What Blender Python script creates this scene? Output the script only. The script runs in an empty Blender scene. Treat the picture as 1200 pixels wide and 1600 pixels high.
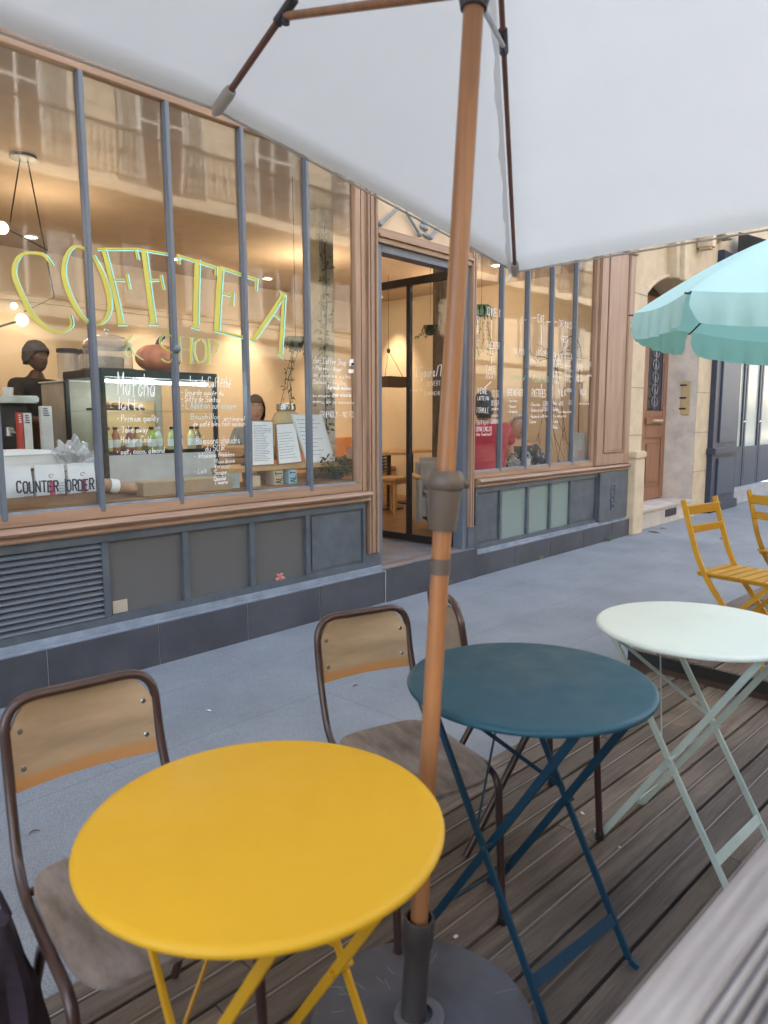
import bpy, bmesh, math, random
from mathutils import Vector, Matrix, noise as mnoise
random.seed(7)
SC = bpy.context.scene
COL = SC.collection
R = math.radians
PI = math.pi

# ------------------------------------------------------------------ camera, sky, sun, exposure
FPX, YAW, PITCH, ROLL, CZ = 1117.6, 0.7486, 0.1288, -0.00296, 1.365
_f = Vector((math.cos(YAW)*math.cos(PITCH), math.sin(YAW)*math.cos(PITCH), -math.sin(PITCH)))
_r0 = Vector((math.sin(YAW), -math.cos(YAW), 0)); _u0 = _r0.cross(_f)
_r = _r0*math.cos(ROLL)+_u0*math.sin(ROLL); _u = _u0*math.cos(ROLL)-_r0*math.sin(ROLL)
cam_d = bpy.data.cameras.new('camera'); cam = bpy.data.objects.new('camera', cam_d); COL.objects.link(cam)
cam.matrix_world = Matrix(((_r.x,_u.x,-_f.x,0),(_r.y,_u.y,-_f.y,0),(_r.z,_u.z,-_f.z,CZ),(0,0,0,1)))
cam_d.sensor_width = 36; cam_d.lens = FPX/1600*36; cam_d.clip_start = .02; cam_d.clip_end = 500
cam_d.dof.use_dof = True; cam_d.dof.focus_distance = 5.2; cam_d.dof.aperture_fstop = 4.6
SC.camera = cam

SUN_EL, SUN_AZ = R(50), R(68)      # elevation, azimuth measured from +X towards +Y
w = bpy.data.worlds.new("World"); SC.world = w; w.use_nodes = True
nt = w.node_tree; bg = nt.nodes['Background']
sky = nt.nodes.new('ShaderNodeTexSky'); sky.sky_type = 'NISHITA'; sky.sun_disc = False
sky.sun_elevation = SUN_EL; sky.sun_rotation = R(90)-SUN_AZ
sky.air_density = 1.0; sky.dust_density = 2.5; sky.ozone_density = 1.0
hs_ = nt.nodes.new('ShaderNodeHueSaturation'); hs_.inputs['Saturation'].default_value = .62
nt.links.new(sky.outputs[0], hs_.inputs['Color']); nt.links.new(hs_.outputs[0], bg.inputs[0]); bg.inputs[1].default_value = 0.15
sd = bpy.data.lights.new('sun', 'SUN'); so = bpy.data.objects.new('sun', sd); COL.objects.link(so)
sd.energy = 3.6; sd.angle = R(.5); sd.color = (1, .95, .88)
so.rotation_euler = Vector((-math.cos(SUN_AZ)*math.cos(SUN_EL), -math.sin(SUN_AZ)*math.cos(SUN_EL), -math.sin(SUN_EL))).to_track_quat('-Z', 'Y').to_euler()
SC.view_settings.view_transform = 'Standard'; SC.view_settings.look = 'None'
SC.view_settings.exposure = 2.95; SC.view_settings.gamma = 1
SC.view_settings.use_curve_mapping = False
SC.cycles.max_bounces = 8; SC.cycles.transparent_max_bounces = 16
SC.cycles.use_denoising = True

# ------------------------------------------------------------------ helpers
def at(px, py, Y=None, X=None, Z=None):
    """point of a real plane (Y=, X= or Z=) behind a pixel of the 1200x1600 photograph"""
    d = _r*((px-600)/FPX) - _u*((py-800)/FPX) + _f
    t = Y/d.y if Y is not None else (X/d.x if X is not None else (Z-CZ)/d.z)
    return d*t + Vector((0,0,CZ))

def proj(p):
    v = Vector(p)-Vector((0,0,CZ)); z = v.dot(_f)
    return 600+FPX*v.dot(_r)/z, 800-FPX*v.dot(_u)/z

class MB:
    def __init__(s): s.bm = bmesh.new()
    def face(s, pts):
        try: return s.bm.faces.new([s.bm.verts.new(p) for p in pts])
        except ValueError: return None
    def box(s, x0, x1, y0, y1, z0, z1, M=None):
        if x0 > x1: x0, x1 = x1, x0
        if y0 > y1: y0, y1 = y1, y0
        if z0 > z1: z0, z1 = z1, z0
        c = [Vector(p) for p in ((x0,y0,z0),(x1,y0,z0),(x1,y1,z0),(x0,y1,z0),(x0,y0,z1),(x1,y0,z1),(x1,y1,z1),(x0,y1,z1))]
        if M: c = [M @ p for p in c]
        v = [s.bm.verts.new(p) for p in c]
        for f in ((0,3,2,1),(4,5,6,7),(0,1,5,4),(1,2,6,5),(2,3,7,6),(3,0,4,7)): s.bm.faces.new([v[i] for i in f])
        return s
    def bar(s, p, q, wd, th, up=(0,0,1)):
        """flat bar from p to q, wd wide along the cross of its axis and up, th thick the other way"""
        p, q = Vector(p), Vector(q); a = (q-p).normalized(); up = Vector(up)
        x = a.cross(up)
        if x.length < 1e-4: x = a.cross(Vector((1,0,0)))
        x.normalize(); y = x.cross(a).normalized()
        x *= wd/2; y *= th/2
        v = [s.bm.verts.new(c) for c in (p-x-y, p+x-y, p+x+y, p-x+y, q-x-y, q+x-y, q+x+y, q-x+y)]
        for f in ((0,3,2,1),(4,5,6,7),(0,1,5,4),(1,2,6,5),(2,3,7,6),(3,0,4,7)): s.bm.faces.new([v[i] for i in f])
        return s
    def tube(s, pts, r, n=10, closed=False):
        pts = [Vector(p) for p in pts]; m = len(pts)
        rs = r if isinstance(r, (list, tuple)) else [r]*m
        rings = []; prev = None
        for i, p in enumerate(pts):
            if closed: t = pts[(i+1)%m]-pts[i-1]
            else: t = pts[min(i+1, m-1)]-pts[max(i-1, 0)]
            t.normalize()
            if prev is None:
                a = Vector((0,0,1)) if abs(t.z) < .9 else Vector((1,0,0))
                x = t.cross(a).normalized()
            else: x = (prev - t*prev.dot(t)).normalized()
            prev = x; y = t.cross(x)
            rings.append([s.bm.verts.new(p+(x*math.cos(2*PI*k/n)+y*math.sin(2*PI*k/n))*rs[i]) for k in range(n)])
        for i in range(m if closed else m-1):
            a, b = rings[i], rings[(i+1)%m]
            for k in range(n): s.bm.faces.new((a[k], a[(k+1)%n], b[(k+1)%n], b[k]))
        if not closed:
            s.bm.faces.new(rings[0][::-1]); s.bm.faces.new(rings[-1])
        return s
    def lathe(s, prof, n=48, c=(0,0,0), M=None):
        c = Vector(c); rings = []
        for r, z in prof:
            if r < 1e-6: rings.append([s.bm.verts.new((M@(Vector((0,0,z)))) if M else c+Vector((0,0,z)))])
            else:
                L = []
                for k in range(n):
                    p = Vector((r*math.cos(2*PI*k/n), r*math.sin(2*PI*k/n), z))
                    L.append(s.bm.verts.new(M@p if M else c+p))
                rings.append(L)
        for a, b in zip(rings, rings[1:]):
            for k in range(n):
                k2 = (k+1)%n
                if len(a) == 1 and len(b) == 1: continue
                if len(a) == 1: s.bm.faces.new((a[0], b[k], b[k2])) if False else s.bm.faces.new((a[0], b[k2], b[k]))
                elif len(b) == 1: s.bm.faces.new((a[k], a[k2], b[0]))
                else: s.bm.faces.new((a[k], a[k2], b[k2], b[k]))
        return s
    def prism(s, poly, d, o=(0,0,0)):
        """polygon (list of 3d points) extruded by vector d"""
        d = Vector(d); a = [s.bm.verts.new(Vector(p)) for p in poly]; b = [s.bm.verts.new(Vector(p)+d) for p in poly]
        s.bm.faces.new(a[::-1]); s.bm.faces.new(b); n = len(a)
        for i in range(n): s.bm.faces.new((a[i], a[(i+1)%n], b[(i+1)%n], b[i]))
        return s
    def sphere(s, c, r, n=16, m=10, sc=(1,1,1)):
        c = Vector(c); prof = [(math.sin(PI*i/m), -math.cos(PI*i/m)) for i in range(m+1)]
        M = Matrix.Translation(c) @ Matrix.Diagonal((r*sc[0], r*sc[1], r*sc[2], 1))
        prof[0] = (0, -1); prof[-1] = (0, 1)
        return s.lathe(prof, n, M=M)
    def build(s, name, mat, parent=None, smooth=True, bevel=0, ang=35):
        bmesh.ops.recalc_face_normals(s.bm, faces=s.bm.faces) if len(s.bm.faces) else None
        if bevel:
            bmesh.ops.bevel(s.bm, geom=[e for e in s.bm.edges if len(e.link_faces) == 2 and e.calc_face_angle(0) > .6], offset=bevel, segments=2, affect='EDGES', clamp_overlap=True)
        me = bpy.data.meshes.new(name); s.bm.to_mesh(me); s.bm.free()
        if smooth and len(me.polygons):
            me.polygons.foreach_set('use_smooth', [True]*len(me.polygons))
            me.set_sharp_from_angle(angle=R(ang))
        o = bpy.data.objects.new(name, me); COL.objects.link(o)
        if mat: me.materials.append(mat)
        if parent: o.parent = parent
        return o

def tag(o, label=None, cat=None, group=None, kind=None):
    if label: o['label'] = label
    if cat: o['category'] = cat
    if group: o['group'] = group
    if kind: o['kind'] = kind
    return o
def thing(name, label, cat, loc=(0,0,0), rz=0, group=None):
    o = bpy.data.objects.new(name, None); COL.objects.link(o); o.location = loc; o.rotation_euler = (0,0,rz)
    o.empty_display_size = .1
    return tag(o, label, cat, group)
def copy_tree(o, parent=None):
    c = o.copy(); COL.objects.link(c); c.parent = parent
    for ch in list(o.children): copy_tree(ch, c)
    return c
def arc(c, r, a0, a1, n, ax, ay):
    c, ax, ay = Vector(c), Vector(ax), Vector(ay)
    return [c+ax*(r*math.cos(a0+(a1-a0)*i/n))+ay*(r*math.sin(a0+(a1-a0)*i/n)) for i in range(n+1)]
def smooth_path(pts, rad, n=6):
    """polyline with rounded corners"""
    pts = [Vector(p) for p in pts]; out = [pts[0]]
    for i in range(1, len(pts)-1):
        a, b, c = pts[i-1], pts[i], pts[i+1]
        u, v = (a-b), (c-b); rr = min(rad[i] if isinstance(rad, list) else rad, u.length*.49, v.length*.49)
        p, q = b+u.normalized()*rr, b+v.normalized()*rr
        for k in range(n+1):
            t = k/n; out.append(p*(1-t)**2+b*2*t*(1-t)+q*t*t)
    out.append(pts[-1]); return out

# ------------------------------------------------------------------ materials
_M = {}
def pm(name, col, rough=.6, metal=0., var=.12, scale=6., bump=0., bscale=60., stretch=None, spec=.5, alt=None, detail=4, coat=0., trans=0., rvar=0.):
    if name in _M: return _M[name]
    m = bpy.data.materials.new(name); m.use_nodes = True; t = m.node_tree; b = t.nodes['Principled BSDF']
    tc = t.nodes.new('ShaderNodeTexCoord'); mp = t.nodes.new('ShaderNodeMapping'); t.links.new(tc.outputs['Object'], mp.inputs[0])
    if stretch: mp.inputs['Scale'].default_value = stretch
    n = t.nodes.new('ShaderNodeTexNoise'); n.inputs['Scale'].default_value = scale; n.inputs['Detail'].default_value = detail; n.inputs['Roughness'].default_value = .6
    t.links.new(mp.outputs[0], n.inputs[0])
    cr = t.nodes.new('ShaderNodeValToRGB'); t.links.new(n.outputs[0], cr.inputs[0])
    c2 = alt if alt else tuple(min(1, c*(1+var)) for c in col)
    c1 = col if alt else tuple(c*(1-var) for c in col)
    cr.color_ramp.elements[0].position = .3; cr.color_ramp.elements[1].position = .7
    cr.color_ramp.elements[0].color = (*c1, 1); cr.color_ramp.elements[1].color = (*c2, 1)
    t.links.new(cr.outputs[0], b.inputs['Base Color'])
    b.inputs['Roughness'].default_value = rough; b.inputs['Metallic'].default_value = metal
    b.inputs['Specular IOR Level'].default_value = spec; b.inputs['Coat Weight'].default_value = coat
    b.inputs['Transmission Weight'].default_value = trans
    if rvar:
        mr = t.nodes.new('ShaderNodeMapRange'); t.links.new(n.outputs[0], mr.inputs[0])
        mr.inputs['To Min'].default_value = rough-rvar; mr.inputs['To Max'].default_value = rough+rvar; t.links.new(mr.outputs[0], b.inputs['Roughness'])
    if bump:
        n2 = t.nodes.new('ShaderNodeTexNoise'); n2.inputs['Scale'].default_value = bscale; n2.inputs['Detail'].default_value = 3
        t.links.new(mp.outputs[0], n2.inputs[0]); bp = t.nodes.new('ShaderNodeBump'); bp.inputs['Strength'].default_value = bump; bp.inputs['Distance'].default_value = .004
        t.links.new(n2.outputs[0], bp.inputs['Height']); t.links.new(bp.outputs[0], b.inputs['Normal'])
    _M[name] = m; return m
def em(name, col, s):
    m = bpy.data.materials.new(name); m.use_nodes = True; b = m.node_tree.nodes['Principled BSDF']
    b.inputs['Base Color'].default_value = (*col, 1); b.inputs['Emission Color'].default_value = (*col, 1); b.inputs['Emission Strength'].default_value = s
    return m
def glass_mat(name, tint=(1,1,1), refl=1.0, rough=0.0, wav=.0, fog=0., fogcol=(.5,.5,.5)):
    m = bpy.data.materials.new(name); m.use_nodes = True; t = m.node_tree; t.nodes.remove(t.nodes['Principled BSDF'])
    out = t.nodes['Material Output']; tr = t.nodes.new('ShaderNodeBsdfTransparent'); tr.inputs[0].default_value = (*tint, 1)
    gl = t.nodes.new('ShaderNodeBsdfGlossy'); gl.inputs['Roughness'].default_value = rough
    ge = t.nodes.new('ShaderNodeNewGeometry'); dt = t.nodes.new('ShaderNodeVectorMath'); dt.operation = 'DOT_PRODUCT'
    t.links.new(ge.outputs['Incoming'], dt.inputs[0]); t.links.new(ge.outputs['True Normal'], dt.inputs[1])
    def mt(op, a, b=None):
        n_ = t.nodes.new('ShaderNodeMath'); n_.operation = op
        for i_, v_ in enumerate((a, b)):
            if v_ is None: continue
            if isinstance(v_, (int, float)): n_.inputs[i_].default_value = v_
            else: t.links.new(v_, n_.inputs[i_])
        return n_.outputs[0]
    # Schlick reflectance, the same from both sides of the sheet
    fo_ = mt('ADD', mt('MULTIPLY', mt('POWER', mt('SUBTRACT', 1., mt('ABSOLUTE', dt.outputs['Value'])), 5.), .96), .04)
    mu = t.nodes.new('ShaderNodeMath'); mu.operation = 'MULTIPLY'; mu.inputs[1].default_value = refl; mu.use_clamp = True
    mx = t.nodes.new('ShaderNodeMixShader'); t.links.new(fo_, mu.inputs[0]); t.links.new(mu.outputs[0], mx.inputs[0])
    src = tr
    if fog:
        df = t.nodes.new('ShaderNodeBsdfDiffuse'); df.inputs[0].default_value = (*fogcol, 1); m2 = t.nodes.new('ShaderNodeMixShader'); m2.inputs[0].default_value = fog
        t.links.new(tr.outputs[0], m2.inputs[1]); t.links.new(df.outputs[0], m2.inputs[2]); src = m2
    t.links.new(src.outputs[0], mx.inputs[1]); t.links.new(gl.outputs[0], mx.inputs[2]); t.links.new(mx.outputs[0], out.inputs[0])
    if wav:
        tc = t.nodes.new('ShaderNodeTexCoord'); n = t.nodes.new('ShaderNodeTexNoise'); n.inputs['Scale'].default_value = 2.2; n.inputs['Detail'].default_value = 1
        mp = t.nodes.new('ShaderNodeMapping'); mp.inputs['Scale'].default_value = (1, 1, .6)
        bp = t.nodes.new('ShaderNodeBump'); bp.inputs['Strength'].default_value = 1; bp.inputs['Distance'].default_value = wav
        t.links.new(tc.outputs['Object'], mp.inputs[0]); t.links.new(mp.outputs[0], n.inputs[0]); t.links.new(n.outputs[0], bp.inputs['Height']); t.links.new(bp.outputs[0], gl.inputs['Normal'])
    return m
def cloth_mat(name, col, transl=.5, rough=.8, var=.05, scale=3, tcol=None):
    m = bpy.data.materials.new(name); m.use_nodes = True; t = m.node_tree; t.nodes.remove(t.nodes['Principled BSDF'])
    out = t.nodes['Material Output']; df = t.nodes.new('ShaderNodeBsdfDiffuse'); tl = t.nodes.new('ShaderNodeBsdfTranslucent')
    tc = t.nodes.new('ShaderNodeTexCoord'); n = t.nodes.new('ShaderNodeTexNoise'); n.inputs['Scale'].default_value = scale; n.inputs['Detail'].default_value = 5
    cr = t.nodes.new('ShaderNodeValToRGB'); cr.color_ramp.elements[0].position = .35; cr.color_ramp.elements[1].position = .65
    cr.color_ramp.elements[0].color = (*[c*(1-var) for c in col], 1); cr.color_ramp.elements[1].color = (*col, 1)
    t.links.new(tc.outputs['Object'], n.inputs[0]); t.links.new(n.outputs[0], cr.inputs[0])
    t.links.new(cr.outputs[0], df.inputs[0])
    tl.inputs[0].default_value = (*(tcol or col), 1)
    mx = t.nodes.new('ShaderNodeMixShader'); mx.inputs[0].default_value = transl
    t.links.new(df.outputs[0], mx.inputs[1]); t.links.new(tl.outputs[0], mx.inputs[2]); t.links.new(mx.outputs[0], out.inputs[0])
    n3 = t.nodes.new('ShaderNodeTexNoise'); n3.inputs['Scale'].default_value = 5; n3.inputs['Detail'].default_value = 3
    bp = t.nodes.new('ShaderNodeBump'); bp.inputs['Strength'].default_value = .5; bp.inputs['Distance'].default_value = .015
    t.links.new(tc.outputs['Object'], n3.inputs[0]); t.links.new(n3.outputs[0], bp.inputs['Height']); t.links.new(bp.outputs[0], df.inputs['Normal'])
    return m

WOOD = pm('shop_wood', (.30,.185,.118), .5, var=.22, scale=3, stretch=(6,6,.6), bump=.15, bscale=20)
WOODH = pm('shop_wood_horizontal', (.30,.185,.118), .5, var=.25, scale=3, stretch=(.6,6,8), bump=.2, bscale=20)
GREY = pm('grey_blue_paint', (.078,.092,.108), .45, var=.22, scale=7, bump=.06, bscale=30)
GREYL = pm('mullion_paint', (.115,.135,.165), .45, var=.08)
SILLG = pm('grey_ledge', (.20,.235,.28), .6, var=.25, scale=8)
SLATE = pm('slate_tile', (.062,.063,.074), .38, var=.25, scale=3, bump=.05, rvar=.1)
GROUT = pm('grout', (.4,.4,.42), .9)
STONE = pm('limestone', (.52,.42,.29), .85, var=.12, scale=5, bump=.3, bscale=25)
STONED = pm('weathered_stone', (.36,.32,.29), .85, scale=4, alt=(.52,.46,.40), bump=.4, bscale=25)
DARK = pm('dark_metal', (.018,.018,.022), .4)
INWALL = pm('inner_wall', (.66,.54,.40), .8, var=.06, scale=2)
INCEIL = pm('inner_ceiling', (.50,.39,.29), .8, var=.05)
INFLOOR = pm('inner_floor', (.20,.105,.055), .35, var=.3, scale=2, stretch=(1,9,1))
LIGHTWOOD = pm('light_wood', (.52,.32,.15), .5, var=.2, scale=3, stretch=(1,8,8))
BROWNWOOD = pm('brown_wood', (.30,.17,.09), .5, var=.25, scale=4, stretch=(1,6,6))
WHITE = pm('white_paint', (.78,.78,.76), .6, var=.03)
PAPER = pm('paper', (.88,.90,.90), .7, var=.03)
CHROME = pm('steel', (.55,.55,.56), .25, metal=1, var=.05)
INK = pm('window_paint_white', (.85,.85,.83), .6, var=.03)
BLACK = pm('black_plastic', (.02,.02,.02), .4)
GLASS = glass_mat('window_glass', (.93,.95,.95), 1.15, .035, .0016)
GLASSR = glass_mat('window_glass_far', (.93,.95,.95), 1.0, .02, .0014)
CLEAR = glass_mat('clear_glass', (.94,.96,.95), .45, .05)
PLASTIC = glass_mat('clear_film', (.9,.92,.93), 1.6, .18, 0, .12, (.8,.82,.85)); FILM = glass_mat('crumpled_film', (.9,.92,.93), 3.0, .2, 0, .38, (.85,.87,.9))
FROST = glass_mat('frosted_glass', (.25,.27,.27), 1.0, .25, 0, .75, (.145,.142,.140))
FROSTG = glass_mat('frosted_green_glass', (.25,.27,.27), 1.0, .2, 0, .85, (.24,.31,.29))

# pavement with faint slab joints
def pavement_mat():
    m = pm('pavement', (.180,.194,.208), .8, var=.13, scale=2.2, bump=.25, bscale=180, detail=8)
    t = m.node_tree; b = t.nodes['Principled BSDF']; cr = [n for n in t.nodes if n.type == 'VALTORGB'][0]
    tc = [n for n in t.nodes if n.type == 'TEX_COORD'][0]
    sp = t.nodes.new('ShaderNodeTexNoise'); sp.inputs['Scale'].default_value = 260; sp.inputs['Detail'].default_value = 1; t.links.new(tc.outputs['Object'], sp.inputs[0])
    r2 = t.nodes.new('ShaderNodeValToRGB'); r2.color_ramp.elements[0].position = .35; r2.color_ramp.elements[0].color = (.6,.6,.6,1); r2.color_ramp.elements[1].position = .66; r2.color_ramp.elements[1].color = (1.4,1.4,1.4,1)
    t.links.new(sp.outputs[0], r2.inputs[0]); mx = t.nodes.new('ShaderNodeMix'); mx.data_type = 'RGBA'; mx.blend_type = 'MULTIPLY'; mx.inputs[0].default_value = .8
    t.links.new(cr.outputs[0], mx.inputs[6]); t.links.new(r2.outputs[0], mx.inputs[7]); 
    br = t.nodes.new('ShaderNodeTexBrick'); br.inputs['Scale'].default_value = 1; br.inputs['Brick Width'].default_value = 1.9; br.inputs['Row Height'].default_value = .62
    br.inputs['Mortar Size'].default_value = .0035; br.inputs['Color1'].default_value = (1,1,1,1); br.inputs['Color2'].default_value = (.93,.93,.93,1); br.inputs['Mortar'].default_value = (.68,.68,.68,1); br.offset = .37
    mp = t.nodes.new('ShaderNodeMapping'); mp.inputs['Location'].default_value = (.55,.28,0); t.links.new(tc.outputs['Object'], mp.inputs[0]); t.links.new(mp.outputs[0], br.inputs[0])
    m2 = t.nodes.new('ShaderNodeMix'); m2.data_type = 'RGBA'; m2.blend_type = 'MULTIPLY'; m2.inputs[0].default_value = .75
    t.links.new(mx.outputs[2], m2.inputs[6]); t.links.new(br.outputs[0], m2.inputs[7]); t.links.new(m2.outputs[2], b.inputs['Base Color'])
    return m
def plank_mat(name, c1, c2, stripe=True, pitch=.1515, off=0.):
    m = bpy.data.materials.new(name); m.use_nodes = True; t = m.node_tree; b = t.nodes['Principled BSDF']
    tc = t.nodes.new('ShaderNodeTexCoord'); mp = t.nodes.new('ShaderNodeMapping'); mp.inputs['Scale'].default_value = (1.2, 16, 8)
    t.links.new(tc.outputs['Object'], mp.inputs[0])
    n = t.nodes.new('ShaderNodeTexNoise'); n.inputs['Scale'].default_value = 2.5; n.inputs['Detail'].default_value = 8; n.inputs['Roughness'].default_value = .7; t.links.new(mp.outputs[0], n.inputs[0])
    cr = t.nodes.new('ShaderNodeValToRGB'); cr.color_ramp.elements[0].position = .3; cr.color_ramp.elements[1].position = .75
    cr.color_ramp.elements[0].color = (*c1,1); cr.color_ramp.elements[1].color = (*c2,1); t.links.new(n.outputs[0], cr.inputs[0])
    g = t.nodes.new('ShaderNodeNewGeometry'); mr = t.nodes.new('ShaderNodeMapRange'); mr.inputs['To Min'].default_value = .72; mr.inputs['To Max'].default_value = 1.25
    t.links.new(g.outputs['Random Per Island'], mr.inputs[0])
    mx = t.nodes.new('ShaderNodeMix'); mx.data_type = 'RGBA'; mx.blend_type = 'MULTIPLY'; mx.inputs[0].default_value = 1
    t.links.new(cr.outputs[0], mx.inputs[6]); t.links.new(mr.outputs[0], mx.inputs[7])
    # damp stains
    n2 = t.nodes.new('ShaderNodeTexNoise'); n2.inputs['Scale'].default_value = 1.6; n2.inputs['Detail'].default_value = 5; t.links.new(tc.outputs['Object'], n2.inputs[0])
    r3 = t.nodes.new('ShaderNodeValToRGB'); r3.color_ramp.elements[0].position = .38; r3.color_ramp.elements[0].color = (.66,.64,.66,1); r3.color_ramp.elements[1].position = .62; t.links.new(n2.outputs[0], r3.inputs[0])
    m2 = t.nodes.new('ShaderNodeMix'); m2.data_type = 'RGBA'; m2.blend_type = 'MULTIPLY'; m2.inputs[0].default_value = 1
    t.links.new(mx.outputs[2], m2.inputs[6]); t.links.new(r3.outputs[0], m2.inputs[7]); t.links.new(m2.outputs[2], b.inputs['Base Color'])
    b.inputs['Roughness'].default_value = .72
    wv = t.nodes.new('ShaderNodeTexWave'); wv.bands_direction = 'Y'; wv.inputs['Scale'].default_value = 26; wv.inputs['Distortion'].default_value = .4; t.links.new(tc.outputs['Object'], wv.inputs[0])
    ad = t.nodes.new('ShaderNodeMath'); ad.operation = 'MULTIPLY_ADD'; ad.inputs[1].default_value = .35; t.links.new(wv.outputs['Fac'], ad.inputs[0]); t.links.new(n.outputs[0], ad.inputs[2])
    bp = t.nodes.new('ShaderNodeBump'); bp.inputs['Strength'].default_value = .7; bp.inputs['Distance'].default_value = .003; t.links.new(ad.outputs[0], bp.inputs['Height']); t.links.new(bp.outputs[0], b.inputs['Normal'])
    return m
DECK = plank_mat('deck_planks', (.075,.056,.043), (.235,.185,.145))
DECKG = plank_mat('grey_rail_planks', (.36,.33,.30), (.72,.68,.63))

# ------------------------------------------------------------------ single-stroke lettering (grid: baseline 2, cap 8)
GLY = {'A':'022842 1434','B':'020838463505 3544433202','C':'4738180703123243','D':'02082847433202','E':'48080242 0535','F':'480802 0535',
'G':'473818070312324345 4525','H':'0802 4842 0545','I':'2822','J':'3833221203','K':'0802 4805 0542','L':'080242','M':'0208244842','N':'02084248',
'O':'180703123243473818','P':'02083847463505','Q':'180703123243473818 2341','R':'02083847463505 2542','S':'473818070615354443321203','T':'0848 2822',
'U':'080312324348','V':'082248','W':'0812253248','X':'0842 4802','Y':'082548 2522','Z':'08480242',
'a':'3515040312222333 3532','b':'0802 0415253433221203','c':'3425150403122233','d':'3832 3425150403122233','e':'0434251504031222','f':'38281712 0525','g':'3425150403122233 3531201001',
'h':'0802 0415253432','i':'1512 1718','j':'25211000 2728','k':'0802 3503 1432','l':'1812','m':'0502 04152422 24354442','n':'0502 0415253432','o':'150403122233342515',
'p':'0500 0415253433221203','q':'3530 3425150403122233','r':'0502 03142535','s':'342515042333221203','t':'17131222 0535','u':'0503122233 3532','v':'051235','w':'0512243245',
'x':'0532 3502','y':'0513 3500','z':'05350232','-':'0434','.':'1213','*':'0405140504','/':'0248','|':'2820','&':'4205073827040312324','7':'084822','J':'3833221203',"'":'1817',',':'1301','é':'0434251504031222 1637'}
def write(s, x0, y0, x1, h, Y, mb, wd=None, slant=0., y1=None, jit=.12):
    """letters on the plane Y: baseline from pixel (x0,y0) to x1, cap height h pixels"""
    a = at(x0, y0, Y=Y); b = at(x1, y1 if y1 is not None else y0, Y=Y)
    up = at(x0, y0-h, Y=Y)-a; H = up.z; W = b.x-a.x; dz = 0 if y1 is None else b.z-a.z
    adv = {'I':2.2,'i':2.2,'l':2.2,' ':2.6,'.':2.2,'*':2.4,'|':2.4,'m':5,'w':5,"'":2,',':2}
    tot = sum(adv.get(c, 5 if c.isupper() else 4) for c in s) or 1
    u = W/tot; v = H/6.; x = 0; wd = wd or min(max(H*.07, .0034), .0060); k = 0
    for c in s:
        g = GLY.get(c) or GLY.get(c.upper())
        if c != ' ' and g:
            jx, jy = random.uniform(-jit,jit), random.uniform(-jit,jit)*2
            for st in g.split():
                if len(st) % 2: st = st[:-1]
                P = [(int(st[i]), int(st[i+1])-2) for i in range(0, len(st), 2)]
                P = [Vector((a.x+(x+p[0]*.85+jx+p[1]*slant)*u, 0, a.z+(p[1]+jy)*v+dz*x/tot)) for p in P]
                for p, q in zip(P, P[1:]):
                    d = q-p
                    if d.length < 1e-5: continue
                    d.normalize(); nx = Vector((d.z,0,-d.x))*wd/2; e = d*wd*.3; k += 1
                    yy = Vector((0, Y-.0002*(k%7)-.0005, 0))
                    mb.face([p-nx-e+yy, q-nx+e+yy, q+nx+e+yy, p+nx-e+yy])
        x += adv.get(c, 5 if c.isupper() else 4)
    return mb
def ribbon(mb, pts, Y, dx=0, dy=0, wf=None, smooth=True):
    """painted stroke through pixels (x, y, width in px), on plane Y"""
    P = [(p[0]+dx, p[1]+dy, wf if wf else p[2]) for p in pts]
    if smooth and len(P) > 2:
        Q = []
        for i in range(len(P)-1):
            p0, p1, p2, p3 = P[max(i-1,0)], P[i], P[i+1], P[min(i+2,len(P)-1)]
            for k in range(5):
                t = k/5; Q.append(tuple(.5*(2*p1[j]+(p2[j]-p0[j])*t+(2*p0[j]-5*p1[j]+4*p2[j]-p3[j])*t*t+(3*p1[j]-p0[j]-3*p2[j]+p3[j])*t**3) for j in range(3)))
        Q.append(P[-1]); P = Q
    L = []; Rr = []
    for i, p in enumerate(P):
        a, b = P[max(i-1,0)], P[min(i+1,len(P)-1)]; d = Vector((b[0]-a[0], b[1]-a[1])); d.normalize()
        n = Vector((-d.y, d.x))*abs(p[2])/2
        L.append(at(p[0]+n.x, p[1]+n.y, Y=Y)); Rr.append(at(p[0]-n.x, p[1]-n.y, Y=Y))
    vl = [mb.bm.verts.new(p) for p in L]; vr = [mb.bm.verts.new(p) for p in Rr]
    for i in range(len(vl)-1):
        try: mb.bm.faces.new((vl[i], vl[i+1], vr[i+1], vr[i]))
        except ValueError: pass

# ------------------------------------------------------------------ ground
D = 3.93            # front face of the shopfront
SWZ = -.12          # pavement level, deck level is 0
DROT = R(-2.75)
PAVE = pavement_mat()
mb = MB(); mb.box(-25, 90, 1.35, 4.6, SWZ-.3, SWZ); tag(mb.build('pavement', PAVE, smooth=False), kind='structure')
mb = MB(); mb.box(-25, 90, -4.6, 1.35, SWZ-.4, SWZ-.13); tag(mb.build('road', pm('asphalt', (.06,.062,.066), .85, var=.2, scale=9, bump=.4, bscale=150), smooth=False), kind='structure')
mb = MB(); mb.box(-25, 90, -6.6, -4.6, SWZ-.3, SWZ); tag(mb.build('pavement_opposite', PAVE, smooth=False), kind='structure')
mb = MB(); mb.face([(-300,-300,-.6),(400,-300,-.6),(400,300,-.6),(-300,300,-.6)]); tag(mb.build('ground', pm('ground_earth', (.12,.12,.12), .9), smooth=False), kind='structure')

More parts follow.
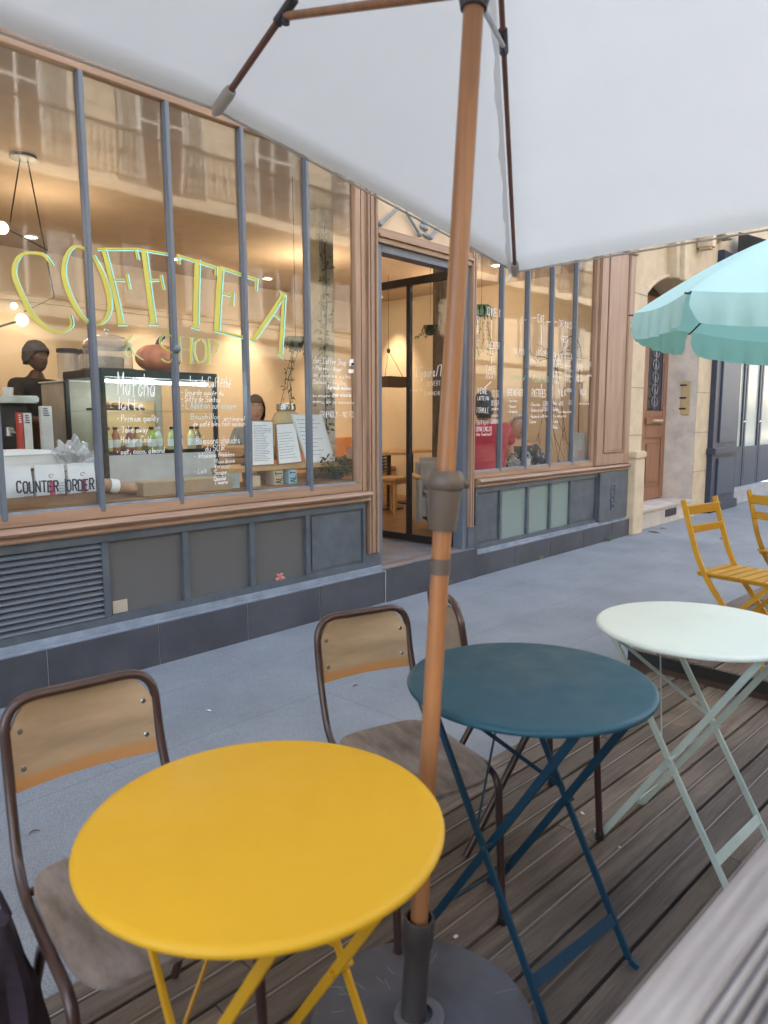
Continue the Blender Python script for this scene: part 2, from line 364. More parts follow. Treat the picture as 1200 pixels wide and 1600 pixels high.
# deck of grooved planks, slightly turned against the front
def planks(v0, v1, u0, u1, z, name, label, edge=True, thick=.028, loc=(0,0,0)):
    mb = MB(); v = v1; k = 0
    while v > v0:
        cuts = [u0]; x = u0+random.uniform(.8, 2.4)
        while x < u1-.5: cuts.append(x); x += random.uniform(1.8, 2.6)
        cuts.append(u1)
        for a, b in zip(cuts, cuts[1:]):
            dz = random.uniform(-.0012, .0012); w_ = .1515
            # main plank with a shallow groove beside its light ridge
            prof = [(0.004,-thick),(0.004,-.003),(.007,0),(.066,0),(.069,-.003),(.073,-.003),(.0755,.0008),(.0805,.0008),(.083,-.003),(.087,-.003),(.090,0),(.1415,0),(.1445,-.003),(.1445,-thick)]
            A = [mb.bm.verts.new((a+.0015, v-w_+p, z+q+dz)) for p, q in prof]; B = [mb.bm.verts.new((b-.0015, v-w_+p, z+q+dz)) for p, q in prof]
            for i in range(len(prof)):
                j = (i+1) % len(prof); mb.bm.faces.new((A[i], A[j], B[j], B[i]))
            mb.bm.faces.new(A[::-1]); mb.bm.faces.new(B)
        v -= .1515; k += 1
    return mb
deck = planks(-1.3, 1.6765, -2.2, 3.66, 0, 'd', 'l').build('deck', DECK, smooth=False)
deck.rotation_euler.z = DROT; tag(deck, kind='structure')
mb = MB(); mb.box(-2.2, 3.66, 1.655, 1.674, -.16, -.03); mb.box(-2.2, 3.655, -1.2, 1.65, -.12, -.045)
o = mb.build('deck_bearers', pm('bearer', (.03,.022,.018), .8), deck, smooth=False)
# painted ridges of the planks: worn light lines
mb = MB(); v = 1.6765
while v > -1.2:
    mb.box(-2.2, 3.655, v-.1515+.0762, v-.1515+.0803, .0010, .0028); v -= .1515
mb.build('plank_ridge', pm('worn_ridge', (.22,.18,.16), .8, scale=3, alt=(.30,.25,.225), stretch=(2,1,1)), deck, smooth=False)
plat = planks(-.9, 1.80, 3.665, 9.5, .10, 'd', 'l').build('deck_platform', DECK, smooth=False)
plat.rotation_euler.z = DROT; tag(plat, kind='structure')
mb = MB(); mb.box(3.662, 9.5, -.9, 1.79, -.24, .071); mb.build('platform_bearer', pm('bearer_brown', (.09,.055,.04), .8, var=.3, stretch=(6,1,6)), plat, smooth=False)
mb = MB(); mb.box(3.650, 3.664, -.9, 1.80, .035, .098); mb.build('black_edge_strip', BLACK, plat, smooth=False)

# ------------------------------------------------------------------ shopfront (one building) 
shop = thing('cafe_shopfront', 'grey and brown wooden cafe shopfront with big gridded windows and a slate tile base', 'shopfront', (0,0,0))
XL = -1.2; XW0, XW1 = -.75, 3.917; XR0, XR1 = 5.472, 7.786; XE = 8.75
ZT0, ZTS, ZTR = .135, .155, .088       # top of tile base: left, step, right
ZS0, ZS1 = .725, .80                   # sill moulding
ZG0, ZG1 = .875, 3.20                  # glass
# tiles
def tiles(x0, x1, z1, y0, joints, name='tile_base'):
    mb = MB(); J = [x0]+[j for j in joints if x0 < j < x1]+[x1]
    for a, b in zip(J, J[1:]): mb.box(a+.002, b-.002, y0, y0+.03, SWZ, z1)
    mb.build(name, SLATE, shop, smooth=False, bevel=.0015)
    mb = MB(); mb.box(x0, x1, y0+.004, y0+.02, SWZ-.005, z1-.004); mb.build('tile_grout', GROUT, shop, smooth=False)
jl = [at(x, y, Y=D-.05).x for x, y in ((73,1010),(248,972),(387,940),(500,916))]
tiles(XL, 4.19, ZT0, D-.05, [jl[0]-1.2, jl[0]-.6]+jl)
tiles(4.19, 5.46, ZTS, D-.06, [])
tiles(5.46, 8.93, ZTR, D-.05, [at(x, y, Y=D-.05).x for x, y in ((805,848),(861,836),(912,826),(957,817))])
mb = MB(); mb.box(XL, 4.188, D-.045, D+.1, ZT0, ZT0+.012); mb.box(XL, 4.188, D-.02, D+.1, ZT0+.012, ZT0+.05)
mb.box(5.462, 8.92, D-.045, D+.1, ZTR, ZTR+.012); mb.box(5.462, 8.75, D-.02, D+.1, ZTR+.012, ZTR+.04)
mb.build('base_ledge', SILLG, shop, bevel=.002)
mb = MB(); mb.box(4.19, 5.46, D-.03, D+.9, ZTS-.02, ZTS+.001); mb.build('door_step', pm('step_stone', (.16,.15,.155), .6, var=.3, scale=5), shop, smooth=False)
# stall risers
def riser(x0, x1, z0, z1, splits, kinds):
    """frame of grey wood with panels between; kinds: g glass, p panel, v vent, e green glass"""
    fr = MB(); y = D
    fr.box(x0, x1, y, y+.05, z1-.055, z1); fr.box(x0, x1, y, y+.05, z0, z0+.045)
    xs = [x0]+splits+[x1]
    for i, x in enumerate(xs[1:-1]): fr.box(x-.021, x+.021, y-.003, y+.05, z0+.045, z1-.055)
    fr.box(x0, x0+.03, y, y+.05, z0+.045, z1-.055); fr.box(x1-.03, x1, y, y+.05, z0+.045, z1-.055)
    fr.build('riser_frame', GREY, shop, bevel=.0025)
    for (a, b), k in zip(zip(xs, xs[1:]), kinds):
        m = MB()
        if k == 'v':
            n = 13; zz0, zz1 = z0+.045, z1-.055
            for j in range(n):
                z = zz0+(j+.5)*(zz1-zz0)/n
                m.bar((a+.02, y+.018, z), (b-.02, y+.018, z), .045, .006, up=(0, -.55, .8))
            m.build('vent_louvre', pm('louvre_paint', (.12,.138,.165), .4), shop, smooth=False)
            m = MB(); m.box(a+.01, b-.01, y+.055, y+.06, zz0, zz1); m.build('vent_back', DARK, shop, smooth=False)
        elif k == 'p':
            m.box(a+.01, b-.01, y+.02, y+.04, z0+.04, z1-.05)
            m.build('riser_panel', GREY, shop, smooth=False)
            m = MB(); i = .035
            m.box(a+.01+i, b-.01-i, y+.012, y+.02, z0+.045+i*.6, z1-.055-i*.6); m.build('riser_panel_field', GREY, shop, bevel=.003)
        else:
            m.box(a+.01, b-.01, y+.025, y+.03, z0+.04, z1-.05); m.build('riser_pane', FROST if k == 'g' else FROSTG, shop, smooth=False)
            m = MB(); m.box(a+.01, b-.01, y+.32, y+.33, z0, z1); m.build('riser_backing', pm('riser_dark', (.06,.055,.05), .9, var=.5, scale=2), shop, smooth=False)
xs = [at(x, 880, Y=D).x for x in (165, 291, 395, 482)]
riser(XL, 4.02, ZT0+.05, ZS0, [xs[0]-1.1]+xs, 'vvgggp')
xr = [at(x, 810, Y=D).x for x in (782, 824.5, 859.5, 891)]
riser(5.50, 7.98, ZTR+.04, ZS0, xr, 'peeep')
mb = MB(); mb.box(7.98, 8.75, D-.035, D+.1, ZTR+.04, ZS0-.0); mb.build('pilaster_base', GREY, shop, bevel=.004)
mb = MB(); mb.box(4.02, 4.19, D+.002, D+.08, ZT0+.02, .30); mb.build('pilaster_foot', GREY, shop, bevel=.003); mb = MB(); mb.box(5.39, 5.50, D+.002, D+.08, ZTR+.03, .36); mb.build('pilaster_foot', GREY, shop, bevel=.003)
# small stickers seen behind the frosted panes
m = MB(); p = at(188, 948, Y=D+.022); m.box(p.x-.045, p.x+.045, D+.0215, D+.024, p.z-.035, p.z+.04); m.build('paper_patch', pm('patch_beige', (.42,.36,.28), .8), shop, smooth=False)
m = MB(); c = at(437, 903, Y=D+.0235)
for a in (-35, 35, 100, 180, 260):
    q = Vector((math.sin(R(a))*.030, 0, math.cos(R(a))*.030)); m.tube([c+q*.2, c+q*.8, c+q*1.3], [.008,.013,.011], 8)
m.build('flower_sticker', pm('flower_red', (.50,.19,.18), .8), shop)
# cast iron ornament on the right base
m = MB(); c = at(957, 776, Y=D-.035); y = D-.036
m.tube([(c.x-.045, y, c.z-.12), (c.x-.045, y, c.z+.12), (c.x-.03, y, c.z+.15), (c.x+.03, y, c.z+.15), (c.x+.045, y, c.z+.12), (c.x+.045, y, c.z-.12), (c.x+.03, y, c.z-.15), (c.x-.03, y, c.z-.15)], .010, 8, closed=True)
for k in range(5): m.sphere((c.x+(-.012 if k%2 else .012), y, c.z-.10+k*.05), .024, 10, 6, (1,.45,1))
m.build('iron_ornament', pm('iron_paint', (.07,.085,.11), .45), shop)
# sill mouldings
def sill(x0, x1, name='sill_moulding'):
    prof = [(D+.06, ZS0), (D-.022, ZS0), (D-.03, ZS0+.012), (D-.02, ZS0+.03), (D-.024, ZS0+.036), (D-.052, ZS0+.042), (D-.062, ZS0+.056), (D-.056, ZS0+.071), (D-.03, ZS0+.078), (D+.06, ZS0+.085)]
    mb = MB(); mb.prism([(x0, y, z) for y, z in prof], (x1-x0, 0, 0)); mb.build(name, WOODH, shop)
sill(XL, 4.045); sill(5.50, 8.77)
# window frames of wood, mullions, panes
def window(x0, x1, mull, gl, pillL, pillR, mw=.014):
    f = MB()
    f.box(x0-pillL, x1+pillR, D-.005, D+.05, ZS0+.084, ZG0); f.box(x0-pillL, x1+pillR, D-.005, D+.05, ZG1, ZG1+.13)
    fo = f.build('window_frame', WOODH, shop, bevel=.004)
    for a, b in ((x0-pillL, x0), (x1, x1+pillR)):
        if b > a: f = MB(); f.box(a, b, D-.006, D+.05, ZG0, ZG1); f.build('window_stile', WOOD, fo, bevel=.004)
    f = MB(); f.box(x0, x1, D+.005, D+.03, ZG0, ZG0+.012); f.build('glazing_bead', SILLG, fo, smooth=False)
    xs = [x0]+mull+[x1]
    for x in mull:
        m = MB(); m.box(x-mw, x+mw, D-.008, D+.045, ZG0-.03, ZG1+.004); m.build('mullion', GREYL, fo, bevel=.003)
    for a, b in zip(xs, xs[1:]):
        m = MB(); m.box(a+.002, b-.002, D+.024, D+.028, ZG0+.004, ZG1); m.build('pane', gl, fo, smooth=False)
    return fo
wl = window(XW0, XW1, [1.350-.525*3, 1.350-.525*2, 1.350-.525, 1.350, 1.876, 2.383, 2.911, 3.455], GLASS, .3, .06)
m = MB(); p = at(289, 546, Y=D-.02); m.sphere((2.383, D-.014, p.z), .024, 12, 8, (1,.6,1)); m.build('mullion_knob', GREYL, wl)
wr = window(XR0, XR1, [5.906, 6.365, 6.842, 7.346], GLASSR, 0, .06)
# pilasters: reeded wood
def reeds(x0, x1, z0, z1, steps, y=D, name='pilaster', mat=None):
    m = MB(); n = len(steps); wd = (x1-x0)/n; P = [(x0, y+.06)]
    for i, s in enumerate(steps): P += [(x0+i*wd+.0005, y-s), (x0+(i+1)*wd-.0005, y-s)]
    P.append((x1, y+.06)); m.prism([(a, b, z0) for a, b in P], (0, 0, z1-z0)); return m.build(name, mat or WOOD, shop)
reeds(3.98, 4.045, ZS0+.085, 3.33, [.008, .0])
reeds(4.045, 4.165, .30, 3.6, [.020,.004,.016,.016,.004,.024,.010])
reeds(5.395, 5.47, .36, 3.6, [.022,.006,.018,.004])
# right pilaster panel
m = MB(); m.box(7.85, 8.75, D-.02, D+.08, ZS0+.088, 3.6); m.build('pilaster', WOOD, shop, smooth=False)
m = MB(); m.box(7.86, 8.02, D-.034, D-.02, ZS0+.088, 3.6); m.box(8.60, 8.74, D-.034, D-.02, ZS0+.088, 3.6); m.box(8.02, 8.60, D-.034, D-.02, ZS0+.088, ZS0+.22); m.build('pilaster_border', WOOD, shop, bevel=.003)
m = MB(); m.box(8.07, 8.55, D-.028, D-.0195, ZS0+.26, 3.5); m.build('pilaster_field', WOOD, shop, bevel=.003)
m = MB(); m.box(8.045, 8.06, D-.04, D-.02, ZS0+.235, 3.5); m.box(8.56, 8.575, D-.04, D-.02, ZS0+.235, 3.5); m.box(8.06, 8.56, D-.04, D-.02, ZS0+.235, ZS0+.25); m.build('pilaster_bead', WOOD, shop, bevel=.002)
# door surround
ZD = 2.66
m = MB(); m.box(4.165, 4.235, D+.02, D+.13, ZTS, ZD+.06); m.box(5.325, 5.395, D+.02, D+.13, ZTS, ZD+.06); m.box(4.235, 5.325, D+.02, D+.13, ZD, ZD+.06); m.build('door_frame', GREYL, shop, bevel=.003)
m = MB(); m.box(4.165, 5.395, D-.01, D+.05, ZD+.06, ZD+.10); m.box(4.165, 5.395, D-.03, D+.05, ZD+.10, ZD+.125); m.box(4.165, 5.395, D-.012, D+.05, ZD+.125, ZD+.17); m.build('door_lintel', WOODH, shop, bevel=.003)
m = MB(); m.box(4.165, 5.395, D+.03, D+.05, ZD+.17, 3.6); m.build('transom_panel', pm('transom_ochre', (.50,.38,.25), .6, var=.25, scale=2.2, detail=2), shop, smooth=False)
for a, b in (((594,350),(622,325)),((634,330),(656,366)),((673,371),(690,352))):
    m = MB(); p, q = at(*a, Y=D-.0), at(*b, Y=D-.0); m.tube([p, q], .013, 10); m.sphere(p if a[1] > b[1] else q, .022, 10, 8); m.build('transom_rod', pm('rod_grey', (.20,.22,.24), .4), shop)
m = MB(); c = at(664, 357, Y=D+.02)
for k in range(9): m.sphere((c.x+random.uniform(-.05,.05), D+.02, c.z+random.uniform(-.08,.08)), random.uniform(.018,.032), 8, 6, (1,.5,1))
m.build('transom_rosette', pm('rod_grey', (.2,.2,.2)), shop)
# open glazed door leaf, folded inwards at right angles to the front
X = 5.30; m = MB()
for y in (4.075, 4.585, 5.10): m.box(X-.02, X+.02, y-.022, y+.022, .175, 2.69)
m.box(X-.02, X+.02, 4.097, 4.563, .175, .24); m.box(X-.02, X+.02, 4.607, 5.078, .175, .24); m.box(X-.02, X+.02, 4.097, 4.563, 2.62, 2.69); m.box(X-.02, X+.02, 4.607, 5.078, 2.62, 2.69)
dl = m.build('door_leaf', DARK, shop, smooth=False)
m = MB(); m.box(X-.003, X+.003, 4.09, 5.08, .24, 2.62); m.build('door_pane', CLEAR, dl, smooth=False)
m = MB(); m.tube([(X-.06, 4.13, 1.0), (X-.06, 4.13, 1.35)], .011); m.build('door_handle', CHROME, dl)
# upper front of stone with string courses and windows, and side stone
m = MB(); m.box(-12, 8.75, D+.05, D+.45, 3.6, 15.6); m.box(-12, XL, D, D+.45, SWZ, 3.6); m.build('upper_wall', STONE, shop, smooth=False)
m = MB(); m.box(-12, 8.75, D-.12, D+.06, 3.60, 3.72); m.box(-12, 8.75, D-.06, D+.06, 3.33, 3.60); m.build('fascia', WOODH, shop, bevel=.01)
m = MB(); m.box(XW0-.3, 4.045, D+.0, D+.05, ZG1+.13, 3.34); m.box(5.40, 7.85, D+.0, D+.05, ZG1+.13, 3.34); m.build('fascia_board', WOODH, shop, smooth=False)
for k in range(9):
    x = -10+k*2.2
    m = MB(); m.box(x-.55, x+.55, D+.02, D+.06, 4.6, 6.9); wn = m.build('window', pm('dark_window', (.03,.035,.04), .1), shop, smooth=False)
    m = MB(); m.box(x-.68, x+.68, D-.02, D+.06, 6.9, 7.05); m.box(x-.65, x+.65, D-.05, D+.06, 4.48, 4.6); m.build('window_surround', STONE, wn, smooth=False)
# ------------------------------------------------------------------ room inside
ZF, ZC, YB = .16, 3.22, 8.4
m = MB(); m.box(XL, 8.9, D+.06, YB+.1, ZF-.05, ZF); m.build('inner_floor', INFLOOR, shop, smooth=False)
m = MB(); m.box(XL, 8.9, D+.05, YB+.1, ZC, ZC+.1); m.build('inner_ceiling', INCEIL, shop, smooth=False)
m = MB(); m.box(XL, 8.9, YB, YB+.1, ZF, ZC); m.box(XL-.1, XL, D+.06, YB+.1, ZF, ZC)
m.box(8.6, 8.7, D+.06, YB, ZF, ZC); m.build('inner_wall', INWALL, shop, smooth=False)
m = MB(); m.box(XL, 4.16, D+.052, D+.06, ZF, ZS0+.1); m.box(5.40, 8.6, D+.052, D+.06, ZF, ZS0+.1); m.build('riser_lining', BROWNWOOD, shop, smooth=False)
m = MB(); m.box(XL, 8.6, YB-.04, YB, 2.66, 2.72); m.box(XL, 8.6, YB-.06, YB, 2.72, 2.76); m.build('inner_cornice', INWALL, shop, smooth=False)
m = MB(); m.box(-.6, 3.95, D+.062, 4.5, .855, .895); m.build('window_board', BROWNWOOD, shop, bevel=.004)
m = MB(); m.box(5.47, 8.6, D+.062, 4.06, .78, .82); m.build('window_board', BROWNWOOD, shop, bevel=.004)
m = MB(); m.box(4.22, 5.38, D+.08, 5.14, ZF+.0005, ZF+.005); m.build('entrance_floor', pm('entrance_grey', (.13,.13,.14), .55, var=.3, scale=5), shop, smooth=False)
# rough pillar seen through the door
m = MB(); m.box(6.64, 6.94, 5.1, 5.4, ZF, ZC); m.build('rough_pillar', pm('rough_pillar_wood', (.03,.02,.018), .9, scale=5, alt=(.15,.115,.095), stretch=(4,4,.8), bump=.8, bscale=14), shop, bevel=.02)
m = MB(); m.box(4.45, 4.62, 4.9, 5.1, ZF, ZC); m.build('plaster_pillar', pm('plaster_grey', (.42,.38,.30), .9, var=.3, scale=5), shop, bevel=.01)

def spot(loc, tgt, e, size=60, col=(1,.76,.50), r=.05):
    d = bpy.data.lights.new('lamp_light', 'SPOT'); d.energy = e; d.spot_size = R(size); d.spot_blend = .9; d.color = col; d.shadow_soft_size = r
    o = bpy.data.objects.new('lamp_light', d); COL.objects.link(o); o.location = loc
    o.rotation_euler = (Vector(tgt)-Vector(loc)).to_track_quat('-Z', 'Y').to_euler(); return o
def point(loc, e, col=(1,.76,.50), r=.08):
    d = bpy.data.lights.new('lamp_light', 'POINT'); d.energy = e; d.color = col; d.shadow_soft_size = r
    o = bpy.data.objects.new('lamp_light', d); COL.objects.link(o); o.location = loc; return o
BULB = em('bulb_glow', (1,.62,.25), 4); SPOTG = em('spot_glow', (1,.85,.6), 5)
def ceiling_spot(x, y, label, e=22, wall=True):
    t = thing('ceiling_spot', label, 'ceiling light', (x, y, ZC), 0, 'round spots in the cafe ceiling')
    m = MB(); m.lathe([(.0,-.001),(.075,-.001),(.078,-.014),(.06,-.018),(.055,-.008)], 24); m.build('spot_ring', WHITE, t)
    m = MB(); m.lathe([(.0,-.010),(.052,-.010)], 20); m.build('spot_lens', SPOTG, t)
    l = spot((x, y, ZC-.05), (x, y+.75 if wall else y, 1.3 if wall else ZF), e*.7, 62 if wall else 75); return t
ceiling_spot(4.65, 7.6, 'bright ceiling spot seen above the letter E of the window lettering', 34)
ceiling_spot(6.1, 7.75, 'ceiling spot above the hanging crate, seen through the left window beside the door', 38)
ceiling_spot(7.6, 7.4, 'ceiling spot over the bench at the right end of the cafe', 34)
ceiling_spot(1.6, 7.7, 'ceiling spot over the coffee machine at the far left', 12)
ceiling_spot(3.1, 7.75, 'ceiling spot behind the pumpkin and pastry case', 20)
ceiling_spot(7.5, 5.1, 'ceiling spot above the seated woman by the right window', 9, False)
pq = at(622, 540, X=8.6)
ceiling_light_pool = spot((8.15, pq.y, ZC-.06), (8.6, pq.y, 1.5), 22, 60)
t = thing('ceiling_spot', 'ceiling spot lighting the wall behind the hanging crate', 'ceiling light', (8.15, pq.y, ZC), 0, 'round spots in the cafe ceiling'); m = MB(); m.lathe([(.0,-.001),(.075,-.001),(.078,-.014),(.06,-.018),(.055,-.008)], 24); m.build('spot_ring', WHITE, t); m = MB(); m.lathe([(.0,-.010),(.052,-.010)], 20); m.build('spot_lens', SPOTG, t)
for x, y, e in ((2.6, 6.2, 3), (5.6, 6.4, 7), (7.6, 5.8, 3.5), (.6, 5.8, 4)): point((x, y, 2.75), e, r=.25)

# pendant with bulbs at the far left
t = thing('pendant_lamp', 'pendant lamp with thin rods and glowing round bulbs at the far left window', 'lamp', (2.18, 5.5, ZC))
m = MB(); m.lathe([(0,0),(.09,0),(.09,-.02),(0,-.03)], 24); m.build('ceiling_rose', DARK, t)
b1 = at(3, 356, Y=5.5)-Vector((2.18,5.5,ZC)); b2 = at(34, 500, Y=5.5)-Vector((2.18,5.5,ZC)); b3 = at(22, 478, Y=5.6)-Vector((2.18,5.5,ZC))
m = MB(); m.tube([(-.02,0,-.02), b1+Vector((.05,0,.02))], .005, 6); m.tube([(.03,0,-.02), (.16,0,-.95), b2+Vector((.02,0,.06))], .005, 6); m.tube([b1+Vector((.03,0,0)), (.13,0,-.62)], .006, 6); m.tube([b2-Vector((.18,0,.07)), b2], .009, 6); m.build('rod', DARK, t)
for b in (b1, b2, b3):
    m = MB(); m.sphere(b, .042 if b is not b3 else .022, 16, 10); m.build('bulb', BULB, t)
point((Vector((2.18,5.5,ZC))+b2), 1.5, r=.05)

# ------------------------------------------------------------------ things in the left window
# pastry case
cx0, cx1, cy0, cy1 = 2.13, 2.99, 4.40, 4.95; cz0, cz1 = .90, 1.69
t = thing('pastry_case', 'black framed glass pastry case with bottles on its shelf and a pale drawer front below', 'display case', (cx0, cy0, cz0))
def L(x, y, z): return (x-cx0, y-cy0, z-cz0)
def lb(m, x0, x1, y0, y1, z0, z1): m.box(x0-cx0, x1-cx0, y0-cy0, y1-cy0, z0-cz0, z1-cz0)
m = MB(); s = .03
for x in (cx0, cx1-s):
    for y in (cy0, cy1-s): lb(m, x, x+s, y, y+s, cz0, cz1-.05)
lb(m, cx0, cx1, cy0-.004, cy1, cz1-.05, cz1); lb(m, cx0+s, cx1-s, cy0+.004, cy0+s, cz0, cz0+.05); lb(m, cx0+s, cx1-s, cy0+.004, cy0+s, cz0+.24, cz0+.265)
lb(m, cx0+s, cx1-s, cy1-s, cy1-.004, cz0, cz0+.25)
m.build('case_frame', BLACK, t, bevel=.004)
m = MB(); lb(m, cx0+s, cx1-s, cy0+.008, cy0+.014, cz0+.05, cz0+.24); m.build('drawer_front', pm('case_panel', (.55,.58,.58), .5), t, smooth=False)
m = MB(); lb(m, cx0+s, cx1-s, cy0+.01, cy0+.014, cz0+.265, cz1-.05); lb(m, cx0+.01, cx0+.014, cy0+s, cy1-s, cz0+.05, cz1-.05); m.build('case_glass', CLEAR, t, smooth=False)
m = MB(); lb(m, cx0+s, cx1-s, cy0+s, cy1-s, cz0+.52, cz0+.53); lb(m, cx0+s, cx1-s, cy0+s, cy1-s, cz0+.24, cz0+.25); m.build('case_shelf', CLEAR, t, smooth=False)
m = MB(); m.tube([L(cx0+.06, cy0+.06, cz1-.075), L(cx1-.05, cy0+.06, cz1-.075)], .010, 8); m.build('case_light', em('case_tube', (.95,1,1), 3), t)
point((2.56, 4.62, cz1-.14), 1.0, (.9,1,1), .05)
m = MB(); lb(m, cx0+.25, cx1-.2, cy1-.02, cy1-.01, cz0+.28, cz0+.60); m.build('case_back', LIGHTWOOD, t, smooth=False)
# bottles in the case
cols = [(.65,.55,.20),(.50,.16,.08),(.35,.10,.08),(.60,.38,.10),(.45,.55,.12),(.62,.70,.60),(.55,.60,.30),(.40,.08,.20),(.70,.60,.30),(.35,.22,.12)]
names = ['pale yellow juice','orange red juice','dark red juice','amber tea','green juice','white capped milky drink','olive drink','purple juice','straw coloured lemonade','brown iced tea']
for k, c in enumerate(cols):
    b = thing('juice_bottle', 'small bottle of %s standing in the pastry case' % names[k], 'bottle', (cx0+.08+k*.078, cy0+.11+(.05 if k%2 else 0), cz0+.251), 0, 'bottles in the pastry case')
    m = MB(); m.lathe([(0,0),(.027,0),(.029,.01),(.029,.10),(.02,.125),(.013,.135),(.013,.15),(0,.15)], 14); m.build('bottle_body', pm('juice%d'%k, c, .2), b)
    m = MB(); m.lathe([(0,.1505),(.016,.1505),(.016,.168),(0,.168)], 12); m.build('cap', WHITE if k in (5,) else BLACK, b)
    m = MB(); m.lathe([(.0298,.035),(.0298,.085)], 14); m.build('bottle_label', PAPER, b)
# pastry plates on the upper shelf
pl = thing('pastry_tray', 'dark tray of flat pastries on the upper glass shelf of the case', 'tray', (2.33, 4.62, cz0+.531))
m = MB(); m.box(-.15,.15,-.12,.12,0,.015); m.build('tray', BLACK, pl, bevel=.004)
m = MB()
for i in range(5): m.sphere((-.11+i*.055, random.uniform(-.04,.04), .034), .03, 12, 8, (1,1.2,.6))
m.build('pastries', pm('pastry', (.35,.18,.07), .7, var=.3, scale=30), pl)
# pumpkin with googly eye
pc = at(245, 553, Y=4.66); t = thing('pumpkin', 'orange pumpkin with a googly eye on top of the pastry case', 'pumpkin', (pc.x+.01, 4.66, cz1))
m = MB(); n = 48; rings = []
for i in range(13):
    th = PI*i/12; rr = math.sin(th); zz = -math.cos(th)
    ring = []
    for k in range(n):
        a = 2*PI*k/n; g = 1-.07*abs(math.cos(a*5))**3
        ring.append(m.bm.verts.new((.165*rr*g*math.cos(a), .13*rr*g*math.sin(a), .105+.105*zz*(1-.10*(1-rr)))))
    rings.append(ring)
for a, b in zip(rings, rings[1:]):
    for k in range(n): m.bm.faces.new((a[k], a[(k+1)%n], b[(k+1)%n], b[k]))
bmesh.ops.remove_doubles(m.bm, verts=m.bm.verts, dist=1e-4)
m.build('pumpkin_flesh', pm('pumpkin_orange', (.85,.27,.10), .45, var=.15, scale=8), t)
m = MB(); m.tube([(0,0,.19),(.01,0,.225),(.04,0,.255),(.05,0,.26)], [.022,.016,.015,.018], 10); m.build('stem', pm('stalk', (.08,.09,.07), .7), t)
m = MB(); m.sphere((.045,-.108,.150), .026, 16, 10, (1,.4,1)); ey = m.build('eye', WHITE, t)
m = MB(); m.sphere((.050,-.121,.155), .011, 12, 8, (1,.5,1)); m.build('pupil', BLACK, ey)
# glass dome
dc = at(163, 550, Y=4.66); t = thing('cake_dome', 'glass cake dome with a steel knob on top of the pastry case', 'cake dome', (2.315, 4.66, cz1))
m = MB(); m.lathe([(0,0),(.17,0),(.175,.012),(.165,.016),(0,.016)], 32); m.build('dome_plate', BROWNWOOD, t)
m = MB(); m.lathe([(.155,.017),(.155,.15),(.145,.19),(.11,.22),(.05,.236),(.0,.238)], 32); m.build('dome_glass', PLASTIC, t)
m = MB(); m.lathe([(.157,.145),(.158,.155),(.15,.185),(.148,.18)], 32); m.build('dome_band', pm('copper_band', (.35,.22,.18), .4), t)
m = MB(); m.lathe([(0,.238),(.008,.24),(.008,.255),(.018,.262),(.018,.275),(0,.285)], 16); m.build('dome_knob', CHROME, t)
m = MB(); m.lathe([(0,.017),(.10,.017),(.10,.09),(.0,.10)], 28); m.build('cake', pm('cake_brown', (.42,.26,.12), .8, var=.3, scale=30), t)
# jars / blenders on the counter behind the case
for k, (px, lab) in enumerate(((108,'tall glass jar with a black lid on the back counter, left of the cake dome'), (128,'narrower glass jar with a black lid beside the left edge of the cake dome'))):
    p = at(px, 575, Y=5.05); t = thing('storage_jar', lab, 'jar', (p.x, 5.05, 1.64), 0, 'glass jars by the cake dome')
    m = MB(); r_ = .075 if k == 0 else .05; m.lathe([(r_*.9,0),(r_,.02),(r_,.17),(r_*.9,.19)], 20); m.build('jar_glass', PLASTIC, t)
    m = MB(); m.lathe([(0,.19),(r_*1.05,.19),(r_*1.02,.215),(0,.225)], 20); m.build('lid', BLACK, t)
# back counter with espresso machine
t = thing('back_counter', 'dark wooden bar counter behind the pastry case', 'counter', (1.6, 5.0, ZF))
m = MB(); m.box(-.6, .5, -.3, .6, 0, .86); m.box(.5, 1.9, 0, .6, 0, .86); m.build('counter_body', pm('counter_dark', (.06,.045,.04), .5), t, bevel=.01)
m = MB(); m.box(-.65, 1.95, -.35, .65, .8605, .90); m.build('counter_top', LIGHTWOOD, t, bevel=.006)
t = thing('riser_cabinet', 'pale cabinet carrying the jars behind the pastry case', 'cabinet', (2.0, 5.0, 1.0605))
m = MB(); m.box(.16, .9, .0, .4, 0, .57); m.build('cabinet_body', pm('cab_beige', (.45,.40,.32), .6), t, bevel=.01)
m = MB(); m.box(.15, .91, -.01, .41, .5705, .579); m.build('cabinet_top', WHITE, t, smooth=False)
t = thing('espresso_machine', 'steel and black espresso machine behind the white cake box', 'coffee machine', (1.72, 5.1, 1.061))
m = MB(); m.box(-.28,.28,0,.42,.0,.10); m.box(-.28,.28,.12,.42,.10,.42); m.build('machine_body', pm('machine_black', (.04,.035,.035), .3), t, bevel=.02)
m = MB(); m.box(-.3,.3,-.02,.44,.4205,.47); m.build('machine_top', CHROME, t, bevel=.01)
for sx in (-.12, .12):
    m = MB(); m.lathe([(0,.2),(.035,.2),(.035,.26),(0,.26)], 16, c=(sx,.06,0)); m.tube([(sx,.05,.22),(sx,-.10,.21)], .012, 8); m.build('portafilter', CHROME, t)
m = MB()
for k in range(5): m.lathe([(0,.4705),(.03,.4705),(.036,.53),(.033,.53),(0,.478)], 12, c=(-.22+k*.1,.2,0))
m.build('cup_row', WHITE, t)
